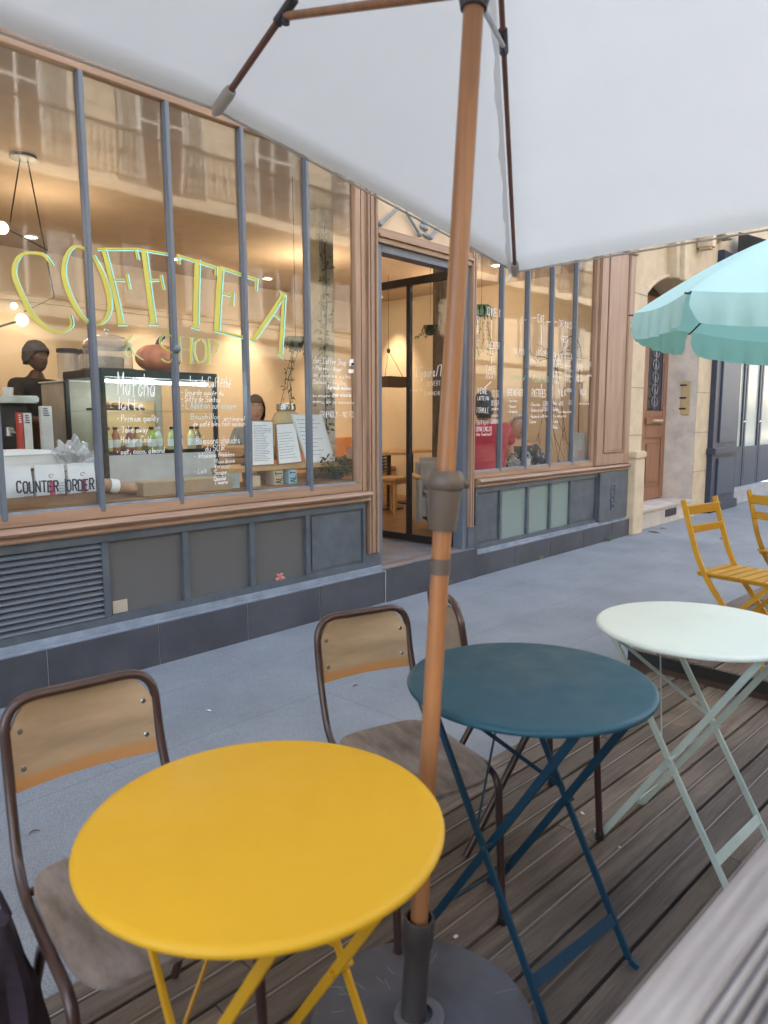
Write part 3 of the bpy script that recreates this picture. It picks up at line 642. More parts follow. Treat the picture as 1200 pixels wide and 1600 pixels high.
# barista
SKIN = pm('skin', (.56,.31,.21), .55, var=.08); SKIND = pm('skin_dark', (.07,.032,.022), .5, var=.1)
def skin(name, V, E, mat, parent, sub=2, root=0):
    """one continuous surface grown over joints V = [(x,y,z,r)] joined by E"""
    me = bpy.data.meshes.new(name+'_tmp'); me.from_pydata([v[:3] for v in V], E, []); o = bpy.data.objects.new(name+'_tmp', me); COL.objects.link(o)
    md = o.modifiers.new('s', 'SKIN'); md.use_smooth_shade = True
    for i, v in enumerate(V):
        sv = me.skin_vertices[0].data[i]; r = v[3]; sv.radius = r if isinstance(r, tuple) else (r, r); sv.use_root = (i == root)
    o.modifiers.new('u', 'SUBSURF').levels = sub
    o.modifiers['u'].render_levels = sub
    dg = bpy.context.evaluated_depsgraph_get(); dg.update()
    nm = bpy.data.meshes.new_from_object(o.evaluated_get(dg)); bpy.data.objects.remove(o); bpy.data.meshes.remove(me)
    nm.name = name; nm.polygons.foreach_set('use_smooth', [True]*len(nm.polygons)); nm.materials.clear(); nm.materials.append(mat)
    r = bpy.data.objects.new(name, nm); COL.objects.link(r)
    if parent: r.parent = parent
    return r
def head(mbm, c, yaw, s=1.0, pitch=0):
    """head facing local -Y turned by yaw: skull, jaw, brow, nose, ears"""
    M = Matrix.Translation(Vector(c)) @ Matrix.Rotation(yaw, 4, 'Z') @ Matrix.Rotation(pitch, 4, 'X') @ Matrix.Scale(s, 4)
    n, m_ = 24, 18; rings = []
    for i in range(m_+1):
        th = PI*i/m_; z = math.cos(th); rr = math.sin(th); ring = []
        for k in range(n):
            a = 2*PI*k/n; x = rr*math.cos(a); y = rr*math.sin(a)
            sx, sy = .075, .095
            if z < 0: sx *= 1+z*.28; sy *= 1+z*.22
            X_, Y_, Z_ = x*sx, y*sy-(.012*max(0,-z)), z*.118
            if y < 0:
                f = max(0, -y)
                if abs(X_) < .022 and -.045 < Z_ < .025: Y_ -= .022*(1-abs(X_)/.022)*(1-abs(Z_+.028)/.055)*f   # nose
                if .010 < Z_ < .035 and .015 < abs(X_) < .05: Y_ += .009*f                                       # eye sockets
                if Z_ < -.085: Y_ -= .008*f                                                                     # chin
                if -.075 < Z_ < -.055 and abs(X_) < .028: Y_ -= .006*f                                          # lips
            ring.append(mbm.bm.verts.new(M @ Vector((X_, Y_, Z_))))
        rings.append(ring)
    for a, b in zip(rings, rings[1:]):
        for k in range(n): mbm.bm.faces.new((a[k], b[k], b[(k+1)%n], a[(k+1)%n]))
    for sx in (-1, 1): mbm.sphere(M @ Vector((sx*.074, .01, .0)), .02*s, 8, 6, (.4,.8,1.4))
    return M
def face(M, parent, hairmat, lip=(.35,.12,.10), hair='short', s=1.0):
    e = MB(); e2 = MB()
    for sx in (-1, 1):
        e.sphere(M @ Vector((sx*.031, -.078, .020)), .0105*s, 10, 8); e2.sphere(M @ Vector((sx*.031, -.087, .020)), .005*s, 8, 6)
    ob = e.build('eye', WHITE, parent); e2.build('iris', BLACK, ob)
    e = MB(); e.tube([M @ Vector((x, -.088-.004*(1-abs(x)/.025), -.062)) for x in (-.024,-.012,0,.012,.024)], [.002,.004,.005,.004,.002], 8); e.build('mouth', pm('lips', lip, .5), parent)
    e = MB()
    for sx in (-1, 1): e.tube([M @ Vector((sx*x, -.088+.01*abs(x-.03)/.02, .040)) for x in (.016,.03,.046)], .003, 6)
    e.build('eyebrow', hairmat, parent)
def hair(M, mat, parent, vol=1.10, low=-.02, back=-.07, n=28, fringe=.055, seed=1):
    mbm = MB(); rings = []; rnd = random.Random(seed)
    ms = 14
    for i in range(ms+1):
        ring = []
        for k in range(n):
            a = 2*PI*k/n; fr = max(0, -math.sin(a))             # 1 at the face
            zend = back+(fringe-back)*min(1, fr*1.6) if fr > .12 else back
            thmax = math.acos(max(-1, min(1, zend/.125))); th = thmax*i/ms
            j = 1+rnd.uniform(-.035,.035)
            ring.append(mbm.bm.verts.new(M @ Vector((.082*vol*math.sin(th)**.85*math.cos(a)*j, .103*vol*math.sin(th)**.85*math.sin(a)*j+.004, .127*vol*math.cos(th)*j))))
        rings.append(ring)
    for a, b in zip(rings, rings[1:]):
        for k in range(n): mbm.bm.faces.new((a[k], b[k], b[(k+1)%n], a[(k+1)%n]))
    return mbm.build('hair', mat, parent)
def hand(V, E, i0, p, d, side, up, s=1.0, curl=.5):
    """adds palm, four bent fingers and a thumb to a skeleton; p wrist, d direction, side across the palm, up back of hand"""
    p, d, side, up = Vector(p), Vector(d).normalized(), Vector(side).normalized(), Vector(up).normalized()
    b = len(V); V.append((*(p+d*.045*s), .022*s)); E.append((i0, b)); 
    for j, ln in zip((-1.5,-.5,.5,1.5), (.062,.075,.070,.055)):
        k = p+d*.085*s+side*j*.019*s; a = len(V); V.append((*k, .010*s)); E.append((b, a))
        q = k+(d*math.cos(curl)-up*math.sin(curl))*ln*.5*s; V.append((*q, .0085*s)); E.append((a, a+1))
        q2 = q+(d*math.cos(curl*2.2)-up*math.sin(curl*2.2))*ln*.5*s; V.append((*q2, .007*s)); E.append((a+1, a+2))
    a = len(V); k = p+d*.035*s-side*.032*s-up*.01*s; V.append((*k, .011*s)); E.append((b, a)); V.append((*(k+(d*.7-side*.5-up*.4).normalized()*.04*s), .009*s)); E.append((a, a+1))
def person(label, base, yaw, spec):
    t = thing('person', label, 'person', base, yaw); return t

bp = at(53, 560, Y=5.95)
t = thing('person', 'barista in a black top and dark cap working behind the counter at the far left', 'person', (bp.x, 5.95, ZF), R(25))
hz = bp.z-ZF
V = [(0,0,hz-.62,.13),(0,0,hz-.45,(.15,.11)),(0,0,hz-.25,(.16,.11)),(0,-.01,hz-.15,.055),(0,-.02,hz-.08,.05),(-.19,0,hz-.22,.06),(-.27,-.05,hz-.45,.045),(-.15,-.25,hz-.52,.035),(.19,0,hz-.22,.06),(.27,-.05,hz-.45,.045),(.15,-.25,hz-.52,.035),
     (-.09,0,hz-.72,.09),(-.10,0,hz-1.1,.07),(-.10,0,.08,.05),(-.10,-.12,.05,.04),(.09,0,hz-.72,.09),(.10,0,hz-1.1,.07),(.10,0,.08,.05),(.10,-.12,.05,.04)]
E = [(0,1),(1,2),(2,3),(3,4),(2,5),(5,6),(6,7),(2,8),(8,9),(9,10),(0,11),(11,12),(12,13),(13,14),(0,15),(15,16),(16,17),(17,18)]
hand(V, E, 7, (-.15,-.25,hz-.52), (.3,-1,-.1), (1,.3,0), (0,0,1)); hand(V, E, 10, (.15,-.25,hz-.52), (-.3,-1,-.1), (-1,.3,0), (0,0,1))
skin('body', V, E, SKIND, t)
TOPB = pm('black_shirt', (.015,.015,.018), .8, bump=1, bscale=9)
skin('shirt', [(0,0,hz-.64,(.16,.14)),(0,0,hz-.45,(.175,.13)),(0,0,hz-.25,(.18,.13)),(0,-.01,hz-.16,.07),(-.19,0,hz-.22,.078),(-.27,-.05,hz-.43,.062),(.19,0,hz-.22,.078),(.27,-.05,hz-.43,.062)], [(0,1),(1,2),(2,3),(2,4),(4,5),(2,6),(6,7)], TOPB, t)
skin('trousers', [(0,0,hz-.66,.16),(-.09,0,hz-.75,.11),(-.10,0,hz-1.1,.09),(-.10,0,.10,.07),(.09,0,hz-.75,.11),(.10,0,hz-1.1,.09),(.10,0,.10,.07)], [(0,1),(1,2),(2,3),(0,4),(4,5),(5,6)], TOPB, t)
m = MB(); M = head(m, (0,-.03,hz), 0, .92, R(-12)); m.build('head', SKIND, t)
hair(M, pm('cap_dark', (.05,.045,.05), .9), t, 1.22, back=-.02, fringe=.03, seed=3)

# white cake box, film bag with cups, stacked cups, coffee bags
def at_thing(name, label, cat, px, py, Y, rz=0, group=None, z=None):
    p = at(px, py, Y=Y); return thing(name, label, cat, (p.x, Y, p.z if z is None else z), rz, group)
zb = .8955
t = thing('tin_tub', 'low round steel tub under the white cake box', 'tub', (1.60, 4.40, zb))
m = MB(); m.lathe([(0,0),(.19,0),(.20,.01),(.20,.185),(.205,.19),(.20,.195),(.195,.19),(.195,.01),(0,.008)], 40); m.build('tub_wall', CHROME, t)
t = thing('cake_box', 'white cardboard cake box lying on the steel tub behind the coffee bags', 'box', (1.58, 4.36, zb+.20), R(12))
m = MB(); m.box(-.17,.17,-.15,.15,0,.075); m.build('box_bottom', WHITE, t, bevel=.003)
m = MB(); m.prism([(-.173,-.153,.0755),(.173,-.153,.0755),(.173,.153,.0755),(-.173,.153,.0755)], (0,0,.004)); m.prism([(-.165,-.15,.08),(.165,-.15,.08),(.13,-.12,.10),(-.13,-.12,.10)], (0,.27,0)); m.build('box_lid', PAPER, t, smooth=False)
mb = MB()
def crumple(c, r, seed, sc=(1,1,1), amp=.35, sub=4):
    bm = bmesh.new(); bmesh.ops.create_icosphere(bm, subdivisions=sub, radius=1)
    for v in bm.verts:
        d = mnoise.noise(v.co*2.2+Vector((seed,0,0)))+.5*mnoise.noise(v.co*5+Vector((0,seed,0)))
        v.co = Vector((v.co.x*sc[0], v.co.y*sc[1], v.co.z*sc[2]))*r*(1+amp*d)+Vector(c)
    return bm
t = thing('film_bag', 'crumpled clear plastic bag bunched behind the paper cups', 'plastic bag', (1.86, 4.24, zb+.10))
mm = MB(); mm.bm.free(); mm.bm = crumple((0,0,.09), .135, 3.1, (1,.6,1.05), .6, 5); mm.build('film', FILM, t, ang=20)
t = thing('cup_stack', 'stack of brown paper cups lying in clear film with a white paper band', 'paper cups', (1.93, 4.16, zb+.045), R(2))
dq = (at(235, 757, Y=4.16)-at(152, 722, Y=4.16)); L_ = .36
M = Matrix.Rotation(R(90), 4, 'Y') @ Matrix.Rotation(0, 4, 'Z')
M = Matrix.Translation((0,0,.05)) @ Matrix.Rotation(R(100), 4, 'Y')
m = MB(); prof = [(0,0)]
for k in range(20): prof += [(.040-k*.0002, k*.017), (.042-k*.0002, k*.017+.004), (.039-k*.0002, k*.017+.008)]
prof += [(.030,.36),(0,.36)]
m.lathe(prof, 24, M=M); m.build('cups', pm('kraft', (.46,.30,.20), .7), t)
m = MB(); m.lathe([(.0435,.10),(.0435,.155)], 24, M=M); m.build('paper_band', PAPER, t)
BAGM = pm('coffee_bag_white', (.80,.82,.84), .35, var=.06, scale=14, bump=.3, bscale=20)
for k, (x0, x1) in enumerate(((1.395,1.555),(1.565,1.735),(1.745,1.91))):
    t = thing('coffee_bag', ('white coffee bag standing on the window board, leftmost of three', 'white coffee bag with a pink label, middle of three on the window board', 'white coffee bag with a pink label, rightmost of three next to the film bag')[k], 'coffee bag', ((x0+x1)/2, 4.08, zb), 0, 'coffee bags in the left window')
    wd = (x1-x0)/2-.004; m = MB(); h = .225
    P = [(-wd,-.03,0),(wd,-.03,0),(wd,.03,0),(-wd,.03,0)]; rings = []
    for i, (z, th) in enumerate(((0,.025),(.03,.034),(.10,.036),(.17,.022),(.205,.006),(h,.004))):
        rings.append([m.bm.verts.new((sx*wd*(1-.02*i/5)*(1 if abs(sx) == 1 else 1), sy*th*(1 if abs(sx) < 1 else .45), z+random.uniform(-.002,.002))) for sx, sy in ((-1,-1),(-.5,-1),(0,-1),(.5,-1),(1,-1),(1,1),(.5,1),(0,1),(-.5,1),(-1,1))])
    for a, b in zip(rings, rings[1:]):
        for q in range(10): m.bm.faces.new((a[q], a[(q+1)%10], b[(q+1)%10], b[q]))
    m.bm.faces.new(rings[0][::-1]); m.bm.faces.new(rings[-1]); m.build('bag', BAGM, t)
    if k:
        m = MB(); m.box(-.018,.010,-.042,-.0365,.02,.135); m.build('pink_label', pm('pink_label', (.62,.08,.16), .5), t, smooth=False)
        m = MB(); m.tube([(-.006+.012*math.cos(a), -.036, .165+.010*math.sin(a)) for a in [i*PI/5 for i in range(9)]], .0016, 6); m.build('emblem', BLACK, t)
    m = MB()
    for z in (.06,.075,.09,.105,.12): m.box(.02,wd-.015,-.0385,-.037,z,z+.003)
    m.build('small_print', pm('print_grey', (.3,.3,.32), .8), t, smooth=False)
t = thing('window_crate', 'brown wooden board standing below the coffee bags in the left window', 'board', (1.65, 4.02, zb))
m = MB(); m.box(-.3,.28,-.012,.012,-.0,.06); m.build('board_plank', BROWNWOOD, t, bevel=.003)
t = thing('cardboard_flap', 'tan cardboard box under the pastry case', 'cardboard box', (2.35, 4.12, zb))
m = MB(); m.box(-.15,.50,-.06,.16,0,.085); m.build('box_body', pm('cardboard', (.42,.31,.20), .8), t, bevel=.004)
for k, (px, py, w_, h_, c_, lab) in enumerate(((42,664,.05,.075,(.75,.74,.70),'small white card with dark writing behind the cake box'),(30,662,.03,.07,(.55,.08,.06),'narrow red package left of the small white card'),(72,664,.07,.12,(.70,.71,.70),'white printed paper bag between the barista and the film bag'))):
    p = at(px, py, Y=4.75); t = thing('counter_package', lab, 'package', (p.x, 4.75, 1.0612)); hz_ = p.z-1.0612+h_
    m = MB(); m.box(-w_/2,w_/2,-.02,.02,0,hz_); m.build('package_body', pm('pack%d'%k, c_, .6), t, bevel=.003)
    m = MB()
    for q in range(4): m.box(-w_*.3,w_*(.1+.05*q),-.022,-.0205,hz_-.02-q*.014,hz_-.014-q*.014)
    m.build('package_print', BLACK if k != 1 else PAPER, t, smooth=False)
# shelf with menus
p0, p1 = at(342, 735, Y=4.22), at(520, 723, Y=4.22)
t = thing('menu_shelf', 'raised light wooden shelf carrying the menus in the left window', 'shelf', (p0.x, 4.12, zb))
m = MB(); m.box(0, p1.x-p0.x, 0, .2, .105, .135); m.build('shelf_board', LIGHTWOOD, t, bevel=.003)
m = MB(); m.box(.0,.02,.02,.18,0,.1045); m.box(p1.x-p0.x-.05, p1.x-p0.x-.03,.02,.18,0,.1045); m.build('shelf_side', BROWNWOOD, t, smooth=False)
zs = zb+.136
def menu(label, q, depth=4.17, mat=None, frame=None, lines=14, seed=1, title=False):
    """panel leaning back; q = pixel corners bl, br, tr, tl"""
    bl = at(*q[0], Y=depth); br = at(*q[1], Y=depth); tr = at(*q[2], Y=depth+.10); tl = at(*q[3], Y=depth+.10)
    b = Vector(((bl.x+br.x)/2, depth, zs)); t = thing('standing_menu', label, 'menu', b, 0, 'menus on the window shelf')
    c = [bl-b, br-b, tr-b, tl-b]; dz = -min(c[0].z, c[1].z); c = [v+Vector((0,0,dz)) for v in c]
    n = (c[1]-c[0]).cross(c[3]-c[0]).normalized()
    m = MB(); m.prism([v for v in c], -n*.012); m.build('board', frame or BROWNWOOD, t, smooth=False)
    def uv(u, v): return c[0]*(1-u)*(1-v)+c[1]*u*(1-v)+c[2]*u*v+c[3]*(1-u)*v
    m = MB(); m.prism([uv(a, e)+n*.0015 for a, e in ((.05,.03),(.95,.03),(.95,.97),(.05,.97))], n*.001); m.build('sheet', mat or PAPER, t, smooth=False)
    m = MB(); rnd = random.Random(seed)
    for i in range(lines):
        v = .88-i*(.8/lines); 
        if title and i < 2: continue
        u = .1
        while u < rnd.uniform(.5,.85):
            w_ = rnd.uniform(.04,.12); m.face([uv(a, e)+n*.0032 for a, e in ((u,v),(u+w_,v),(u+w_,v+.010),(u,v+.010))]); u += w_+.02
    m.build('text_lines', pm('ink_dark', (.12,.13,.2), .8), t, smooth=False)
    return t, uv, n
menu('white menu with dense lines of print, leftmost on the window shelf', [(393,725),(429,723),(427,653),(392,652)], seed=2, lines=22)
menu('narrow white menu with a handwritten title between the two others', [(434,722),(473,718),(461,655),(430,657)], seed=5, lines=12, title=True)
menu('large white framed menu leaning at the right end of the window shelf', [(480,720),(524,716),(503,644),(455,643)], frame=WHITE, seed=8, lines=10)
# small boxes under the shelf
def small_box(label, px, py, w_, h_, col, Y=4.10, words=None, d_=.1, rz=0):
    p = at(px, py, Y=Y); t = thing('small_carton', label, 'box', (p.x, Y+d_/2, zb), R(rz))
    m = MB(); m.box(-w_/2,w_/2,-d_/2,d_/2,0,h_); m.build('carton', pm('carton_'+label[:9].replace(' ','_'), col, .7), t, bevel=.002)
    if words:
        m = MB(); 
        for k, ch in enumerate(words):
            zc = h_*.72-k*h_*.28
            for st in GLY[ch].split():
                P = [Vector((-((int(st[i+1])-2)/6-.5)*w_*.7, -d_/2-.002-.0002*k, h_*(.2+.3*k)+(int(st[i])/4-.5)*h_*.22)) for i in range(0, len(st), 2)]
                for a, b in zip(P, P[1:]): m.bar(a, b, .006, .0008, up=(0,1,0))
        m.build('carton_print', BLACK, t, smooth=False)
    return t
small_box('grey glass block at the left end under the menu shelf', 366, 770, .10, .105, (.42,.47,.46), d_=.05)
small_box('cream carton under the shelf behind the fourth mullion', 401, 768, .075, .075, (.60,.48,.34))
small_box('beige carton with black print under the menu shelf', 436, 765, .085, .10, (.62,.52,.38), words='ALT')
small_box('pale blue carton with black print under the menu shelf', 458, 763, .075, .10, (.35,.60,.72), words='ALT')
# lemonade dispenser
p = at(447, 655, Y=4.75); t = thing('drink_dispenser', 'glass drink dispenser of pale lemonade behind the menus', 'dispenser', (p.x, 4.75, 1.15))
m = MB(); m.lathe([(0,0),(.11,0),(.12,.02),(.12,.22),(.095,.27),(.07,.285),(.0,.286)], 28); m.build('dispenser_jar', pm('lemonade', (.62,.52,.30), .15), t)
m = MB(); m.lathe([(.0,.287),(.075,.287),(.085,.30),(.08,.345),(0,.36)], 28); m.build('lid', CHROME, t)
t = thing('serving_table', 'wooden serving table carrying the drink dispenser behind the menus', 'table', (p.x, 4.85, ZF))
m = MB(); m.box(-.5,.45,-.25,.4,.94,.985); m.build('table_top', LIGHTWOOD, t, bevel=.006)
for sx in (-.44,.38):
    for sy in (-.2,.34): m = MB(); m.box(sx-.025,sx+.025,sy-.025,sy+.025,0,.9395); m.build('leg', LIGHTWOOD, t)
# second customer behind the menus
p = at(393, 640, Y=5.6); hz = p.z-ZF
t = thing('person', 'brown haired person sitting far back, seen just above the leftmost menu', 'person', (p.x+.05, 5.6, ZF), R(-35))
V = [(0,0,.50,.13),(0,0,.62,(.14,.11)),(0,0,hz-.27,(.155,.11)),(0,-.01,hz-.14,.05),(-.18,0,hz-.22,.055),(-.25,-.12,hz-.45,.045),(-.12,-.33,hz-.42,.035),(.18,0,hz-.22,.055),(.25,-.12,hz-.45,.045),(.12,-.33,hz-.42,.035),(-.10,-.05,.50,.085),(-.12,-.42,.48,.065),(-.12,-.42,.07,.045),(-.12,-.55,.04,.035),(.10,-.05,.50,.085),(.12,-.42,.48,.065),(.12,-.42,.07,.045),(.12,-.55,.04,.035)]
E = [(0,1),(1,2),(2,3),(2,4),(4,5),(5,6),(2,7),(7,8),(8,9),(0,10),(10,11),(11,12),(12,13),(0,14),(14,15),(15,16),(16,17)]
hand(V, E, 6, V[6][:3], (.3,-1,.2), (1,.2,0), (0,0,1)); hand(V, E, 9, V[9][:3], (-.3,-1,.2), (-1,.2,0), (0,0,1))
skin('body', V, E, SKIN, t)
skin('shirt', [(0,0,.5,(.16,.13)),(0,0,hz-.28,(.17,.125)),(0,-.01,hz-.17,.065),(-.18,0,hz-.22,.07),(-.25,-.12,hz-.43,.058),(.18,0,hz-.22,.07),(.25,-.12,hz-.43,.058)], [(0,1),(1,2),(1,3),(3,4),(1,5),(5,6)], pm('grey_shirt', (.30,.33,.33), .8), t)
m = MB(); M = head(m, (0,-.02,hz), 0, 1); m.build('head', SKIN, t); HB = pm('brown_hair', (.11,.05,.03), .7, var=.4, scale=60); face(M, t, HB); hair(M, HB, t, 1.12, back=-.10, fringe=.06)
t = thing('stool', 'plain wooden stool under the brown haired person', 'stool', (p.x+.05, 5.6, ZF))
m = MB(); m.lathe([(0,.36),(.17,.36),(.17,.40),(0,.40)], 24); m.build('seat', LIGHTWOOD, t)
for k in range(4):
    a = PI/4+k*PI/2; m = MB(); m.tube([(.11*math.cos(a),.11*math.sin(a),.3595),(.16*math.cos(a),.16*math.sin(a),0)], .014, 8); m.build('leg', LIGHTWOOD, t)

# plants
LEAF = pm('leaf_green', (.05,.10,.035), .5, var=.4, scale=20); LEAFL = pm('leaf_light', (.16,.26,.10), .5, var=.4, scale=20); BARK = pm('stem_brown', (.07,.045,.03), .8)
def leafy(m, c, r, n, ln, wd, seed, droop=.3, sc=(1,1,1)):
    rnd = random.Random(seed); c = Vector(c)
    for _ in range(n):
        d = Vector((rnd.gauss(0,1), rnd.gauss(0,1), rnd.gauss(0,1)-droop)); d.normalize(); p = c+Vector((rnd.uniform(-1,1)*r*sc[0], rnd.uniform(-1,1)*r*sc[1], rnd.uniform(-1,1)*r*sc[2]))
        l = ln*rnd.uniform(.6,1.2); s = d.cross(Vector((rnd.random(),rnd.random(),1))).normalized()*wd*rnd.uniform(.7,1.2)/2; md = p+d*l*.5+Vector((0,0,l*.1))
        m.face([p, md+s, p+d*l, md-s])
t = at_thing('window_plant', 'dark green leafy plant at the right end of the left window', 'plant', 525, 752, 4.14, z=zb)
m = MB(); m.lathe([(0,0),(.045,0),(.06,.08),(.055,.08),(.05,.07),(0,.07)], 20); m.build('pot', pm('pot_dark', (.05,.04,.04), .7), t)
m = MB(); leafy(m, (-.02,0,.10), .15, 170, .055, .022, 4, .1, (1,.45,.5)); m.build('foliage', LEAF, t, smooth=False)
m = MB(); leafy(m, (.09,-.02,.09), .08, 50, .07, .014, 9, .1, (1,.5,.5)); m.build('foliage', pm('leaf_yellow', (.22,.22,.08), .5, var=.4, scale=20), t, smooth=False)
t = at_thing('water_glass', 'small clear tumbler near the right end of the left window', 'glass', 548, 700, 4.2, z=1.045)
m = MB(); m.lathe([(0,0),(.03,0),(.034,.10),(.031,.10),(.028,.008),(0,.008)], 20); m.build('tumbler', PLASTIC, t)
t = at_thing('side_ledge', 'brown ledge at the right end of the left window carrying a tumbler', 'ledge', 548, 700, 4.2, z=.96)
m = MB(); m.box(-.2,.14,-.04,.3,.05,.0845); m.box(-.2,.14,.1,.12,-.062,.0495); m.build('ledge_board', BROWNWOOD, t, smooth=False)
def hanging(label, px, py, Y, n, ln, seed, strands=6, mat=LEAF, drop=.5):
    p = at(px, py, Y=Y); t = thing('hanging_plant', label, 'plant', (p.x, Y, p.z), 0, 'hanging plants in the cafe windows')
    m = MB(); m.lathe([(0,-.02),(.05,0),(.075,.09),(.07,.09),(.05,.01)], 18); m.build('pot', pm('pot_dark', (.05,.04,.04)), t)
    m = MB(); m.tube([(0,0,.09),(0,0,ZC-p.z)], .002, 6); m.build('cord', DARK, t)
    rnd = random.Random(seed); m = MB()
    for k in range(n):
        a = rnd.uniform(0, 2*PI); l = ln*rnd.uniform(.5,1.1); o = Vector((.05*math.cos(a), .05*math.sin(a), .09)); d = Vector((math.cos(a), math.sin(a), 0))
        pts = [o+d*l*.55*q+Vector((0,0,.35*l*q-.95*l*q*q)) for q in (0,.25,.5,.75,1)]; s = Vector((-d.y, d.x, 0))*.006
        for u_, v_ in zip(pts, pts[1:]): m.face([u_-s, v_-s*.8, v_+s*.8, u_+s])
    m.build('foliage', mat, t, smooth=False)
    m = MB()
    for k in range(strands):
        a = rnd.uniform(0, 2*PI); x = .06*math.cos(a); y = .06*math.sin(a); P = [(x,y,.09)]
        for q in range(7): x += rnd.uniform(-.03,.03)+.02*math.cos(a); P.append((x, y, .05-drop*(q+1)/7))
        m.tube(P, .002, 5)
        for q in P[1:]: leafy(m, q, .01, 2, .04, .012, int(rnd.random()*1e6))
    m.build('tendril', mat, t, smooth=False)
    return t
hanging('dark trailing plant hanging behind the letter A of the window lettering', 462, 545, 4.45, 60, .16, 11, 5)
hanging('green spider plant hanging at the left edge of the right window', 752, 492, 4.35, 110, .19, 12, 6, LEAFL, .45)
hanging('small trailing plant hanging beside the rough pillar, seen through the door', 672, 522, 5.0, 14, .12, 13, 2, LEAF, .1)
# ivy on the plaster pillar
t = thing('climbing_ivy', 'sparse ivy climbing the grey plaster pillar behind the left window', 'plant', (4.44, 4.89, 1.2))
m = MB()
for k in range(16): leafy(m, (random.uniform(0,.1), -.01, .1+k*.11), .05, 10, .05, .03, k, .2, (1,.2,1))
m.build('foliage', pm('ivy_olive', (.14,.15,.06), .6, var=.4, scale=20), t, smooth=False)
m = MB(); m.tube([(.05,-.005,.0),(.03,-.005,.6),(.07,-.005,1.2),(.05,-.005,1.9)], .005, 6); m.build('stem', BARK, t)

# seen through the door: hanging crate, bench, tables, cushions, stool, armchair
p = at(616, 597, Y=6.5); t = thing('hanging_crate', 'small brown crate hanging from a hook on two strings, seen through the door', 'crate', (p.x, 6.5, p.z-.07))
m = MB(); m.box(-.19,.19,-.08,.08,0,.14); m.build('crate_box', pm('crate_brown', (.045,.016,.010), .6), t, bevel=.005)
m = MB(); hk = at(607, 548, Y=6.5)-Vector((p.x,6.5,p.z-.07)); m.tube([(-.18,0,.14), hk, (.18,0,.14)], .004, 6); m.build('string', BARK, t)
m = MB(); m.sphere(hk, .025, 12, 8, (1,1,1.3)); m.tube([hk, (hk.x,0,ZC-p.z+.07)], .003, 6); m.build('hook', DARK, t)
t = thing('wall_bench', 'orange wooden wall bench with a padded back, seen through the door', 'bench', (7.9, 7.9, ZF))
m = MB(); m.box(-1.6,.68,-.2,.48,0,.38); m.build('bench_box', LIGHTWOOD, t, bevel=.01)
m = MB(); m.box(-1.6,.68,-.22,.3,.3805,.46); m.build('bench_seat', BROWNWOOD, t, bevel=.02)
m = MB(); m.box(-1.6,.68,.36,.48,.4605,.92); m.build('bench_back', pm('bench_orange', (.55,.22,.08), .5), t, bevel=.02)
STR = pm('cushion_cream', (.66,.56,.44), .9)
def cushion(label, loc, rz, sz=.2):
    t = thing('striped_cushion', label, 'cushion', loc, rz, 'striped cushions on the bench')
    m = MB(); n = 14
    g = lambda i, j, s: (((i/n)*2-1)*sz, s*.055*(1-((i/n)*2-1)**4)*(1-((j/n)*2-1)**4)*1, sz*.75+((j/n)*2-1)*sz*.75)
    for s in (-1, 1):
        vs = [[m.bm.verts.new(g(i, j, s)) for j in range(n+1)] for i in range(n+1)]
        for i in range(n):
            for j in range(n): m.bm.faces.new((vs[i][j], vs[i+1][j], vs[i+1][j+1], vs[i][j+1]))
    bmesh.ops.remove_doubles(m.bm, verts=m.bm.verts, dist=1e-5)
    m.build('cushion_cover', stripe_mat(), t)
def stripe_mat():
    if 'stripe' in _M: return _M['stripe']
    m = bpy.data.materials.new('striped_fabric'); m.use_nodes = True; t = m.node_tree; b = t.nodes['Principled BSDF']; b.inputs['Roughness'].default_value = .9
    tc = t.nodes.new('ShaderNodeTexCoord'); w_ = t.nodes.new('ShaderNodeTexWave'); w_.bands_direction = 'Z'; w_.inputs['Scale'].default_value = 7
    cr = t.nodes.new('ShaderNodeValToRGB'); cr.color_ramp.interpolation = 'CONSTANT'; cr.color_ramp.elements[0].color = (.62,.55,.45,1); cr.color_ramp.elements[1].color = (.02,.02,.03,1); cr.color_ramp.elements[1].position = .68
    t.links.new(tc.outputs['Object'], w_.inputs[0]); t.links.new(w_.outputs[0], cr.inputs[0]); t.links.new(cr.outputs[0], b.inputs['Base Color']); _M['stripe'] = m; return m
cushion('black and cream striped cushion standing on the bench above the round table', (8.05, 7.75, ZF+.462), R(20))
cushion('black and cream striped cushion lower down, partly behind the table foot', (7.45, 6.95, ZF+.44), R(30), .2)
p = at(640, 700, Y=6.4)
for k, (x, y, z) in enumerate(((7.15, 6.55, .74), (7.85, 6.75, .74))):
    t = thing('cafe_table', ('wooden topped cafe table in front of the bench, left one seen through the door', 'wooden topped cafe table beside the rough pillar, right one seen through the door')[k], 'table', (x, y, ZF), 0, 'wooden cafe tables inside')
    m = MB(); m.lathe([(0,z),(.34,z),(.345,z+.012),(.34,z+.035),(0,z+.035)], 36); m.build('table_top', LIGHTWOOD, t)
    m = MB(); m.lathe([(0,0),(.2,0),(.2,.02),(.03,.035),(.03,z-.001),(0,z-.001)], 24); m.build('table_foot', DARK, t)
t = thing('low_stool', 'pale wooden square stool under the crate, seen through the door', 'stool', (6.85, 6.20, ZF), R(10))
m = MB(); m.box(-.21,.21,-.17,.17,.43,.47); m.build('seat', LIGHTWOOD, t, bevel=.006)
m = MB(); m.box(-.18,.18,-.14,.14,.38,.4295); m.build('apron', LIGHTWOOD, t, smooth=False)
for sx in (-.17,.17):
    for sy in (-.13,.13): m = MB(); m.box(sx-.018,sx+.018,sy-.018,sy+.018,0,.3795); m.build('leg', LIGHTWOOD, t)
t = thing('armchair', 'pale grey armchair with a wooden arm behind the glass of the open door', 'armchair', (6.20, 4.86, ZF), R(-40))
